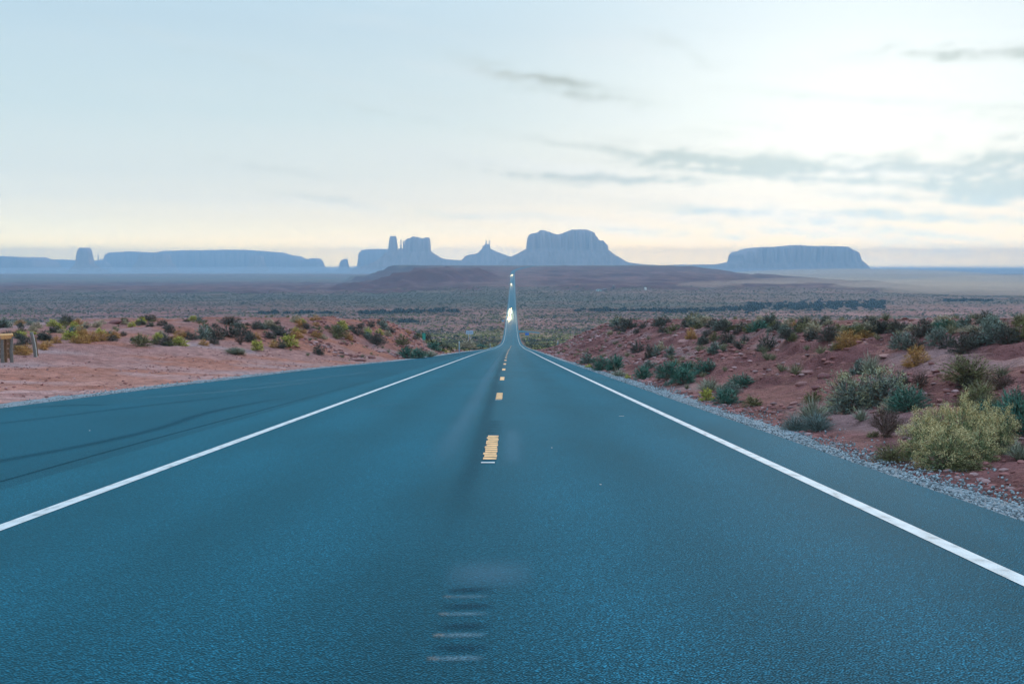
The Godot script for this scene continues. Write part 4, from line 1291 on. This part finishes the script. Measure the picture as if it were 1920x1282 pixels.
func make_scrub():
	# far scrub, past counting: one clump repeated over the valley floor
	var b := Blades.new()
	var r := RandomNumberGenerator.new()
	r.seed = 12
	for i in 46:
		var ct := r.randf()
		var st := sqrt(1.0 - ct * ct)
		var phi := r.randf() * TAU
		var out := Vector3(st * cos(phi), ct, st * sin(phi))
		var p := out * Vector3(0.42, 0.5, 0.42) * r.randf_range(0.5, 1.0)
		var dir := (out + Vector3(r.randfn(), r.randfn(), r.randfn()) * 0.5).normalized()
		var v := r.randf_range(0.7, 1.25)
		b.leaf(p, dir * 0.34, dir.cross(Vector3(r.randfn(), r.randfn(), r.randfn())).normalized(), 0.3, out, Color(v * 0.8, v * 0.8, v * 0.8))
	var clump := b.mesh()
	var places := []
	var shades := []
	for pass_ in 3:
		var n: int = [26000, 60000, 34000][pass_]
		var d0: float = [112.0, 420.0, 900.0][pass_]
		var d1: float = [420.0, 900.0, 1500.0][pass_]
		for i in n:
			var d := sqrt(lerpf(d0 * d0, d1 * d1, r.randf()))
			var x := r.randf_range(-0.62, 0.62) * d
			var s := x - rx(d)
			if s > pave_left(d) - 1.0 and s < 5.9: continue
			if d < 190.0 and (s > 5.6 or s < pave_left(d) - 4.0): continue
			if s > 0.0 and s < 19.0 and d > 545.0 and d < 600.0: continue
			var cv := cover(x, d)
			if s > -16.0 and s < 18.0 and d < 640.0: cv = maxf(cv, 0.75)
			if r.randf() > cv * 1.1 + 0.04: continue
			var w := r.randf_range(0.5, 1.3) * (1.0 if d < 420.0 else 1.45)
			if r.randf() < 0.06: w *= 1.7
			places.append(Transform3D(Basis(Vector3.UP, r.randf() * TAU).scaled(Vector3(w, w * r.randf_range(0.5, 0.8), w)), Vector3(x, land(x, d) - 0.05, -d)))
			var f := n_mid.get_noise_2d(x * 0.01 + 60.0, d * 0.012) + r.randfn() * 0.28
			var c := Color(0.21, 0.20, 0.12).lerp(Color(0.12, 0.14, 0.10), r.randf())
			if d < 900.0:
				if f > -0.05: c = c.lerp(Color(0.60, 0.52, 0.18), clampf(f * 1.8 + 0.3, 0.0, 0.85) * clampf((1000.0 - d) / 500.0, 0.0, 1.0))
				elif r.randf() < 0.22: c = c.lerp(Color(0.48, 0.28, 0.12), 0.7)
			else: c = c.lerp(Color(0.11, 0.135, 0.09), 0.6)
			shades.append(c)
	masses("scrub", clump, M.scrub, places, shades, "low desert scrub covering the valley floor")
	# the dark thickets along a dry wash
	places = []
	shades = []
	for run in [[1245.0, 1420.0, 583.0, 577.0, 10.0], [1400.0, 1660.0, 575.0, 569.0, 22.0], [1080.0, 1250.0, 581.0, 581.0, 5.0], [675.0, 830.0, 586.0, 582.0, 7.0], [480.0, 640.0, 586.5, 586.0, 3.0], [1760.0, 1860.0, 562.0, 562.0, 5.0], [748.0, 785.0, 601.0, 602.0, 5.0], [842.0, 862.0, 583.0, 583.0, 4.0]]:
		for i in int((run[1] - run[0]) * run[4] * 0.16):
			var t := r.randf()
			var px := lerpf(run[0], run[1], t)
			var py: float = lerpf(run[2], run[3], t) + r.randfn() * run[4] * 0.16 + 1.5
			if n_mid.get_noise_2d(px * 0.035, 5.0) < -0.12 and r.randf() < 0.8: continue
			var p := on_ground(px, py)
			var w := r.randf_range(2.2, 7.0)
			places.append(Transform3D(Basis(Vector3.UP, r.randf() * TAU).scaled(Vector3(w, w * r.randf_range(0.55, 0.9), w)), p - Vector3(0, 0.3, 0)))
			var v := r.randf_range(0.7, 1.2)
			shades.append(Color(0.06 * v, 0.085 * v, 0.07 * v))
	masses("thicket", clump, M.scrub, places, shades, "dark thickets of bushes lining a dry wash across the valley")
	# dry grass scattered on both banks
	var gms := bush_meshes("grass", 3, 0)
	places = []
	shades = []
	for i in 1500:
		var d := 8.0 + 150.0 * pow(r.randf(), 1.2)
		var s := 0.0
		if r.randf() < 0.55: s = 5.9 + absf(r.randfn()) * 8.0
		else: s = pave_left(d) - 1.2 - absf(r.randfn()) * 16.0 - maxf(0.0, 60.0 - d) * 0.35
		var x := rx(d) + s
		if s < 0.0 and d < 62.0 and s > -30.0: continue
		if n_mid.get_noise_2d(x * 0.2, d * 0.1) < -0.05: continue
		var w := r.randf_range(0.12, 0.34)
		places.append(Transform3D(Basis(Vector3.UP, r.randf() * TAU).scaled(Vector3(w, w * 0.8, w)), Vector3(x, land(x, d) - 0.02, -d)))
		var c := Color(0.9, 0.75, 0.6).lerp(Color(0.5, 0.5, 0.42), r.randf())
		shades.append(c)
	masses("dry_grass", gms[0], M.leaf, places, shades, "small dry grass tufts dotted over the red banks")

# ---------------------------------------------------------------- stones
func make_rocks():
	var r := RandomNumberGenerator.new()
	r.seed = 21
	var places := []
	var shades := []
	for i in 26000:
		var d := 9.0 + 150.0 * pow(r.randf(), 1.5)
		var s := 0.0
		if r.randf() < 0.7:
			s = 5.3 + 10.0 * pow(r.randf(), 1.1)
		else:
			d = 70.0 + 75.0 * r.randf() if r.randf() < 0.5 else 18.0 + 55.0 * r.randf()
			s = pave_left(d) - 0.8 - 10.0 * r.randf()
		var x := rx(d) + s
		var patch := n_mid.get_noise_2d(x * 0.25 - 60.0, d * 0.12)
		if r.randf() > 0.35 + patch * 1.6: continue
		var w := (0.04 + 0.16 * pow(r.randf(), 3.0)) * (1.0 + d / 80.0)
		var b := Basis(Vector3.UP, r.randf() * TAU) * Basis(Vector3.RIGHT, r.randfn() * 0.3)
		if s > 0.0: w = minf(w, 0.05 + d * 0.0035)
		if s < 0.0 and d < 68.0: w = minf(w * 0.45, 0.09)
		places.append(Transform3D(b.scaled(Vector3(w * 1.5, w * 0.75, w)), Vector3(x, land(x, d) + w * 0.1, -d)))
		var v := r.randf_range(0.45, 1.2)
		shades.append((Color(0.33, 0.14, 0.125) if r.randf() < 0.75 else Color(0.42, 0.25, 0.24)) * v)
	masses("rubble", stone_mesh(5, 0.8), M.scrub, places, shades, "red stone rubble strewn over the cut banks")
	var slabs := [stone_mesh(31, 0.5), stone_mesh(32, 0.6), stone_mesh(33, 0.45)]
	for q in [
		[1547, 708, 34, 16, "big broken red block left above the yellow-tipped sage", 0], [1512, 700, 52, 15, "flat red ledge stone left of the big broken block", 2], [1505, 722, 30, 11, "red slab below the flat ledge stone", 1],
		[1530, 728, 26, 10, "tilted red stone between the slab and the yellow-tipped sage", 0], [1500, 748, 18, 6, "pale flat stone at the foot of the slope left of the olive tuft", 2], [1490, 757, 22, 6, "long low stone near the gravel above the grass clump", 1],
		[1640, 765, 12, 5, "small upper stone of a pair below the yellow-tipped sage", 0], [1641, 773, 13, 5, "small lower stone of a pair below the yellow-tipped sage", 1], [1661, 668, 36, 8, "flat dark stone left of the lone orange tumbleweed", 2],
		[1372, 627, 8, 7, "reddish stone under the right crest", 0], [1286, 640, 36, 6, "long pink slab lying on the far slope of the right bank", 2], [1462, 641, 10, 6, "stone beside the lone upright dark bush", 1],
		[588, 625, 26, 16, "dark red rock outcrop on the left bank", 0], [672, 676, 34, 10, "overhanging red ledge at the edge of the pink mound", 2], [698, 672, 20, 9, "block on the steep end of the left bank near the gravel", 1], [215, 606, 36, 12, "dark red outcrop at the left end of the hill skyline", 0],
		[46, 669, 8, 4, "dark stone between the timber stand and the posts", 1], [230, 715, 7, 4, "single stone on the bare pull-out ground", 0], [97, 657, 6, 3, "small dark stone right of the posts", 2],
	]:
		var p := on_ground(q[0], q[1])
		var k := -p.z / FOCAL
		var o := put("rock", slabs[q[5]], M.rock_dark if q[5] == 0 else M.rock)
		o.position = p + Vector3(0, q[3] * k * 0.15, 0)
		o.rotation = Vector3(0.15 * r.randfn(), r.randf() * 0.8, 0.1 * r.randfn())
		o.scale = Vector3(q[2] * k, q[3] * k * 1.7, q[2] * k * 0.7)
		tag(o, q[4], "rock", "loose red rocks on the banks")

# ---------------------------------------------------------------- timber at the pull-out
func pole(parent: Node, called: String, from: Vector3, to: Vector3, r0: float, r1: float, m: Material, crook := 0.0, sd := 1):
	var pts := PackedVector3Array()
	var uvs := PackedVector2Array()
	var n := FastNoiseLite.new()
	n.seed = sd
	n.frequency = 0.8
	var along := (to - from).normalized()
	var side := along.cross(Vector3.FORWARD).normalized()
	var front := side.cross(along).normalized()
	var rows := 10
	var around := 11
	for r in rows + 2:
		var t := minf(float(r) / rows, 1.0)
		var mid := from.lerp(to, t) + side * crook * sin(t * PI) + side * 0.02 * n.get_noise_2d(t * 3.0, 0.0)
		for a in around:
			var ang := -TAU * a / (around - 1)
			var rad := lerpf(r0, r1, t) * (1.0 + 0.16 * n.get_noise_3d(cos(ang) * 1.5, sin(ang) * 1.5, t * 4.0))
			if r == rows + 1: rad = 0.002
			pts.append(mid + (side * cos(ang) + front * sin(ang)) * rad)
			uvs.append(Vector2(float(a) / around, t))
	put(called, sheet(rows + 2, around, pts, PackedColorArray(), uvs), m, parent)

func block(parent: Node, called: String, size: Vector3, at_: Vector3, m: Material, turn := Vector3.ZERO) -> MeshInstance3D:
	# a box with chamfered edges
	var c := minf(minf(size.x, size.y), size.z) * 0.12
	var st := SurfaceTool.new()
	st.begin(Mesh.PRIMITIVE_TRIANGLES)
	st.set_smooth_group(-1)
	var h := size * 0.5
	var corner := func(sx: int, sy: int, sz: int, axis: int) -> Vector3:
		var p := Vector3(sx * h.x, sy * h.y, sz * h.z)
		var q := Vector3(sx, sy, sz) * c
		q[axis] = 0.0
		return p - q
	var face := func(a: Array, out: Vector3):
		# fan, turned so that its front is outward
		var flip: bool = (a[1] - a[0]).cross(a[2] - a[0]).dot(out) > 0.0
		for i in range(1, a.size() - 1):
			var tri := [a[0], a[i], a[i + 1]]
			if flip: tri = [a[0], a[i + 1], a[i]]
			for p in tri: st.add_vertex(p)
	for axis in 3:
		var u := (axis + 1) % 3
		var v := (axis + 2) % 3
		for s in [-1, 1]:
			var ring := []
			for uv in [[-1, -1], [1, -1], [1, 1], [-1, 1]]:
				var g := [0, 0, 0]
				g[axis] = s
				g[u] = uv[0]
				g[v] = uv[1]
				ring.append(corner.call(g[0], g[1], g[2], axis))
			var out := Vector3.ZERO
			out[axis] = s
			face.call(ring, out)
		# the chamfers along this axis
		for su in [-1, 1]:
			for sv in [-1, 1]:
				var ring := []
				for s in [-1, 1]:
					for ax in ([u, v] if s < 0 else [v, u]):
						var g := [0, 0, 0]
						g[axis] = s
						g[u] = su
						g[v] = sv
						ring.append(corner.call(g[0], g[1], g[2], ax))
				var out := Vector3.ZERO
				out[u] = su
				out[v] = sv
				face.call(ring, out)
	for sx in [-1, 1]:
		for sy in [-1, 1]:
			for sz in [-1, 1]:
				face.call([corner.call(sx, sy, sz, 0), corner.call(sx, sy, sz, 1), corner.call(sx, sy, sz, 2)], Vector3(sx, sy, sz))
	st.generate_normals()
	var o := put(called, st.commit(), m, parent)
	o.position = at_
	o.rotation = turn
	return o

func make_timber():
	# rough stand at the left edge of the view
	var p := on_ground(8, 680)
	var k := -p.z / FOCAL
	var o := thing("timber_stand", p, "rough timber stall of bark posts with a board coloured sunlit orange on top", "stall")
	o.rotation.y = 0.508      # square to the pull-out
	k *= 0.88
	var hgt := 58.0 * k
	for q in [[-44.0, 0.0, "brown"], [-3.5, 0.02, "grey"], [2.5, -0.5, "brown"], [13.5, -0.1, "grey"], [-44.0, -1.2, "brown"], [13.0, -1.3, "brown"]]:
		var b := Vector3(q[0] * k, 0, q[1])
		var gb: Vector3 = p + b.rotated(Vector3.UP, 0.508)
		b.y = land(gb.x, -gb.z) - p.y - 0.15
		pole(o, "post", b, Vector3(b.x + 0.05 * sin(q[0]), hgt * (0.96 if q[2] == "grey" else 0.9), b.z), 0.075, 0.06, M.grey_wood if q[2] == "grey" else M.brown_wood, 0.02, int(q[0]))
	for i in 4:
		block(o, "plank", Vector3(62.0 * k, hgt * 0.17, 0.035), Vector3(-14.5 * k, hgt * (0.16 + 0.19 * i), -1.2), M.brown_wood)
	block(o, "top_board", Vector3(62.0 * k, 0.09, 0.4), Vector3(-13.0 * k, hgt * 1.0, -0.2), M.plank, Vector3(0.1, 0.02, 0.02))
	block(o, "front_board", Vector3(20.0 * k, 0.16, 0.05), Vector3(4.5 * k, hgt * 0.95, 0.09), M.plank, Vector3(0, 0, 0.05))
	# two old posts
	p = on_ground(65, 669)
	k = -p.z / FOCAL
	o = thing("wooden_post", p, "weathered grey wooden post, bowed, standing at the edge of bare ground", "post", "old posts at the pull-out")
	pole(o, "shaft", Vector3(0.02, -0.2, 0), Vector3(-5.0 * k, 47.0 * k, 0.02), 0.085, 0.08, M.grey_wood, -0.05, 4)
	pole(o, "split_face", Vector3(0.1, -0.2, 0.02), Vector3(-2.6 * k, 45.0 * k, 0.035), 0.03, 0.028, M.pale_wood, -0.04, 5)
	p = on_ground(70, 667)
	o = thing("wooden_post", p, "thin brown wooden post leaning against the bowed grey post", "post", "old posts at the pull-out")
	pole(o, "shaft", Vector3(0.0, -0.2, -0.05), Vector3(-5.0 * k, 36.0 * k, -0.1), 0.05, 0.045, M.brown_wood, 0.02, 6)

# ---------------------------------------------------------------- signs
func post_thing(called: String, px: float, foot: float, d_guess: float, label: String, category: String) -> Array:
	var p := at(px, foot, d_guess)
	p.y = land(p.x, d_guess)
	return [thing(called, p, label, category), d_guess / FOCAL]

func make_signs():
	var md := -on_ground(795, 661).z
	var q := post_thing("mile_marker", 795.0, 661.0, md, "narrow green mile marker on a pinkish post on the left verge", "road sign")
	var o: Node3D = q[0]
	var k: float = q[1]
	var top: float = at(795, 624.5, md).y - o.position.y
	block(o, "post", Vector3(0.06, top + 0.2, 0.05), Vector3(0, top * 0.5 - 0.15, 0), M.pink_post)
	block(o, "panel", Vector3(6.0 * k, 13.0 * k, 0.03), Vector3(0, top - 6.5 * k, 0.045), M.green_sign)
	for s in [-1.0, 1.0]: block(o, "bolt", Vector3(0.05, 0.05, 0.02), Vector3(0, top - 6.5 * k + s * 4.5 * k, 0.07), M.galvanised)
	for y in [1.8, -1.8]: block(o, "numeral_mark", Vector3(2.6 * k, 1.6 * k, 0.012), Vector3(0, top - 6.5 * k + y * k, 0.066), mat_pale_green())
	for f in [["861,662,639.5", 118.0, "reflector post at the left edge of the asphalt beyond the mile marker"], ["1046,662,639", 150.0, "reflector post on the right where the right bank ends"], ["919,651,643.5", 235.0, "farthest reflector post, left of the road in the grass"]]:
		var v: PackedStringArray = f[0].split(",")
		q = post_thing("reflector_post", float(v[0]), float(v[1]), f[1], f[2], "post")
		o = q[0]
		o.set_meta("group", "reflector posts along the road")
		top = at(float(v[0]), float(v[2]), f[1]).y - o.position.y
		block(o, "shaft", Vector3(0.12, top + 0.3, 0.04), Vector3(0, top * 0.5 - 0.15, 0), M.galvanised)
		block(o, "reflector", Vector3(0.13, 0.22, 0.02), Vector3(0, top - 0.2, 0.035), M.white_sign)
	# pale double sign seen beyond the left bank
	q = post_thing("road_sign", 880.5, 640.0, 215.0, "pale blue-grey double-panel road sign beyond the left bank", "road sign")
	o = q[0]
	k = q[1]
	top = at(880, 619.6, 215).y - o.position.y
	for s in [-1.0, 1.0]:
		block(o, "post", Vector3(0.08, top + 0.3, 0.06), Vector3(s * 2.5 * k, top * 0.5 - 0.15, 0), M.galvanised)
		block(o, "panel", Vector3(6.6 * k, 6.8 * k, 0.03), Vector3(s * 3.5 * k, top - 3.4 * k, 0.05), M.pale_sign)
	block(o, "stripe", Vector3(11.0 * k, 1.0 * k, 0.01), Vector3(0, top - 3.5 * k, 0.073), M.slate_sign)
	q = post_thing("road_sign", 988.3, 640.0, 430.0, "small solid blue road sign right of the road by the side road", "road sign")
	o = q[0]
	k = q[1]
	top = at(988, 624, 430).y - o.position.y
	for s in [-1.0, 1.0]: block(o, "post", Vector3(0.1, top + 0.3, 0.08), Vector3(s * 0.55, top * 0.5 - 0.15, 0), M.galvanised)
	block(o, "panel", Vector3(7.0 * k, 4.6 * k, 0.04), Vector3(0, top - 2.3 * k, 0.07), M.blue_sign)
	q = post_thing("road_sign", 943.3, 606.0, 690.0, "tiny pale blue road sign left of the road near the headlights", "road sign")
	o = q[0]
	k = q[1]
	top = 2.6
	block(o, "post", Vector3(0.12, top + 0.3, 0.1), Vector3(0, top * 0.5 - 0.15, 0), M.galvanised)
	block(o, "panel", Vector3(4.2 * k, 2.6 * k, 0.05), Vector3(0, top - 0.5, 0.08), mat(lin(0.12, 0.36, 0.62), 0.5))

func mat_pale_green() -> Material: return mat(lin(0.10, 0.45, 0.36), 0.5)

# ---------------------------------------------------------------- cars
func car_mesh(profile: Array, half: float, tuck: float) -> ArrayMesh:
	# a side outline (z forward, y up) swept across, its flanks drawn in toward the top
	var st := SurfaceTool.new()
	st.begin(Mesh.PRIMITIVE_TRIANGLES)
	st.set_smooth_group(-1)
	var top := 0.0
	for p in profile: top = maxf(top, p[1])
	var pt := func(i: int, s: float) -> Vector3:
		var p: Array = profile[i % profile.size()]
		return Vector3(s * (half - tuck * smoothstep(0.75, top, p[1])), p[1], p[0])
	var n := profile.size()
	for i in n:
		var a: Vector3 = pt.call(i, -1.0)
		var b: Vector3 = pt.call(i + 1, -1.0)
		var c: Vector3 = pt.call(i + 1, 1.0)
		var d: Vector3 = pt.call(i, 1.0)
		for v in [a, c, b, a, d, c]: st.add_vertex(v)
	var flat := PackedVector2Array()
	for p in profile: flat.append(Vector2(p[0], p[1]))
	var tri := Geometry2D.triangulate_polygon(flat)
	for s in [-1.0, 1.0]:
		for q in range(0, tri.size(), 3):
			var o := [0, 1, 2] if s < 0 else [0, 2, 1]
			for w in o: st.add_vertex(pt.call(tri[q + w], s))
	st.generate_normals()
	return st.commit()

func make_car(d: float, side: float, paint: Color, label: String, lamp: float, category := "car"):
	var x := rx(d) + side
	var o := thing("parked_car" if side > 0 else "oncoming_car", Vector3(x, ry(d) + 0.005, -d), label, category, "oncoming cars with lit headlights on the straight road")
	o.rotation.x = atan((ry(d - 2.0) - ry(d + 2.0)) / 4.0)
	var pm := mat(paint, 0.35)
	pm.metallic = 0.2
	put("body", car_mesh([[2.2, 0.32], [2.25, 0.62], [2.1, 0.78], [1.0, 0.95], [-2.0, 1.0], [-2.2, 0.85], [-2.2, 0.34]], 0.9, 0.12), pm, o)
	put("cabin", car_mesh([[1.0, 0.96], [0.25, 1.45], [-1.3, 1.5], [-2.0, 1.01]], 0.82, 0.18), pm, o)
	put("windscreen", car_mesh([[0.98, 1.0], [0.98, 1.03], [0.32, 1.45], [0.29, 1.43]], 0.74, 0.15), M.glass, o)
	for sx in [-1.0, 1.0]:
		for z in [1.4, -1.35]:
			var t := CylinderMesh.new()
			t.top_radius = 0.33
			t.bottom_radius = 0.33
			t.height = 0.22
			t.radial_segments = 16
			var w := put("wheel", t, M.tyre, o)
			w.position = Vector3(sx * 0.82, 0.33, z)
			w.rotation.z = PI / 2.0
		var b := SphereMesh.new()
		b.radius = 0.13
		b.height = 0.2
		b.radial_segments = 12
		b.rings = 8
		var g := mat(Color.WHITE, 0.3)
		g.emission_enabled = true
		g.emission = Color(1.0, 0.80, 0.50)
		g.emission_energy_multiplier = lamp
		var hl := put("headlight", b, g, o)
		hl.position = Vector3(sx * 0.66, 0.70, 2.2)
	var l := SpotLight3D.new()
	l.name = "headlight_beam"
	l.position = Vector3(0, 0.7, 2.45)
	l.rotation = Vector3(-0.03, PI, 0)
	l.light_color = Color(1.0, 0.88, 0.68)
	l.light_energy = 2500.0
	l.light_size = 0.13
	l.spot_range = 400.0
	l.spot_attenuation = 2.0
	l.spot_angle = 14.0
	l.shadow_enabled = true
	o.add_child(l)

func make_cars():
	var close := [[764.0, -2.1, 0.7, "foremost of the close line of oncoming headlights, slightly dimmer than the rest", 0.5], [788.0, -1.9, 1.0, "second of the close line of oncoming headlights", 0.1], [816.0, -1.75, 1.2, "third of the close line of oncoming headlights", 0.3],
		[848.0, -1.6, 1.3, "fourth of the close line of oncoming headlights", 0.05], [884.0, -1.5, 1.5, "fifth of the close line of oncoming headlights", 0.6], [925.0, -1.4, 1.7, "last and farthest of the close line of oncoming headlights", 0.2]]  # more cars added to the line so their lamps fill one long glare
	for c in close: make_car(c[0], c[1], lin(c[4], c[4], c[4] * 1.05), "car " + c[3], LAMP * c[2])
	make_car(1575.0, -1.7, lin(0.2, 0.2, 0.25), "lone oncoming car with orange-white lights on the plateau slope", LAMP * 3.6)
	make_car(1895.0, -1.6, lin(0.5, 0.5, 0.5), "farthest oncoming car, coming over the bend of the road", LAMP * 5.0)

const LAMP := 75.0

# ---------------------------------------------------------------- far buildings
func house(px: float, py: float, d: float, w: float, h: float, label: String, wall: Material, roofed := true):
	var p := at(px, py, d)
	p.y = land(p.x, d)
	var o := thing("house" if roofed else "white_tank", p, label, "house" if roofed else "tank")
	if roofed:
		block(o, "wall", Vector3(w, h, w * 0.6), Vector3(0, h * 0.5 - 0.2, 0), wall)
		var r := PrismMesh.new()
		r.size = Vector3(w * 1.1, h * 0.45, w * 0.7)
		put("roof", r, M.roof, o).position = Vector3(0, h * 1.2 - 0.18, 0)
		block(o, "door", Vector3(0.9, 2.0, 0.06), Vector3(w * 0.12, 0.9, w * 0.3 + 0.02), M.brown_wood)
		for s in [-0.3, 0.34]: block(o, "window", Vector3(1.1, 0.9, 0.06), Vector3(w * s, h * 0.55, w * 0.3 + 0.02), M.glass)
	else:
		var c := CylinderMesh.new()
		c.top_radius = w * 0.5
		c.bottom_radius = w * 0.5
		c.height = h
		put("shell", c, wall, o).position = Vector3(0, h * 0.5, 0)
		var cone := CylinderMesh.new()
		cone.top_radius = 0.1
		cone.bottom_radius = w * 0.52
		cone.height = h * 0.25
		put("lid", cone, wall, o).position = Vector3(0, h * 1.125, 0)

func make_far_buildings():
	var pale_teal := mat(lin(0.40, 0.55, 0.55), 0.8)
	var brown := mat(lin(0.16, 0.10, 0.10), 0.9)
	house(1123, 541, 1430, 8.0, 3.0, "long pale teal house on the plain right of the road", pale_teal)
	house(1135, 541.5, 1425, 6.0, 3.0, "dark brown house beside the pale teal house", brown)
	house(1151, 541, 1440, 3.0, 5.5, "small tall dark shed right of the brown house", brown)
	house(1210.5, 543.5, 1400, 3.4, 3.4, "white round water tank standing alone on the green plain", M.plaster, false)
	house(1437.5, 513, 2500, 7.0, 4.5, "white house on the plateau edge before the right mesa", M.plaster)

# ---------------------------------------------------------------- dust
func make_dust():
	var low := FogMaterial.new()
	low.density = 0.00026
	low.albedo = Color(0.9, 0.94, 1.0)
	var h := FogVolume.new()
	h.name = "haze_bank"
	h.shape = RenderingServer.FOG_VOLUME_SHAPE_ELLIPSOID
	h.position = Vector3(0, PLAIN - 10.0, -6800.0)
	h.size = Vector3(15000.0, 110.0, 7600.0)
	h.material = low
	add_child(h)
	tag(h, "blue evening haze lying low around the feet of the buttes", "", "", "stuff")
	var m := FogMaterial.new()
	m.density = 0.0045
	m.albedo = Color(1.0, 0.875, 0.76)
	for q in [[1330.0, 540.0, 1500.0, 110.0, 9.0, 90.0], [1400.0, 536.0, 1640.0, 230.0, 9.0, 80.0], [1560.0, 540.0, 1620.0, 380.0, 12.0, 110.0], [1740.0, 546.0, 1500.0, 330.0, 16.0, 170.0], [1880.0, 552.0, 1350.0, 360.0, 20.0, 220.0], [1950.0, 540.0, 1900.0, 700.0, 30.0, 300.0], [1600.0, 520.0, 2500.0, 900.0, 40.0, 350.0]]:
		var f := FogVolume.new()
		f.name = numbered("dust")
		f.shape = RenderingServer.FOG_VOLUME_SHAPE_ELLIPSOID
		var p := at(q[0], q[1], q[2])
		p.y = land(p.x, q[2]) + q[4] * 0.2
		f.position = p
		f.size = Vector3(q[3], q[4] * 1.6, q[5])
		f.material = m
		add_child(f, true)
		tag(f, "pale dust blowing low across the plain on the right", "", "", "stuff")
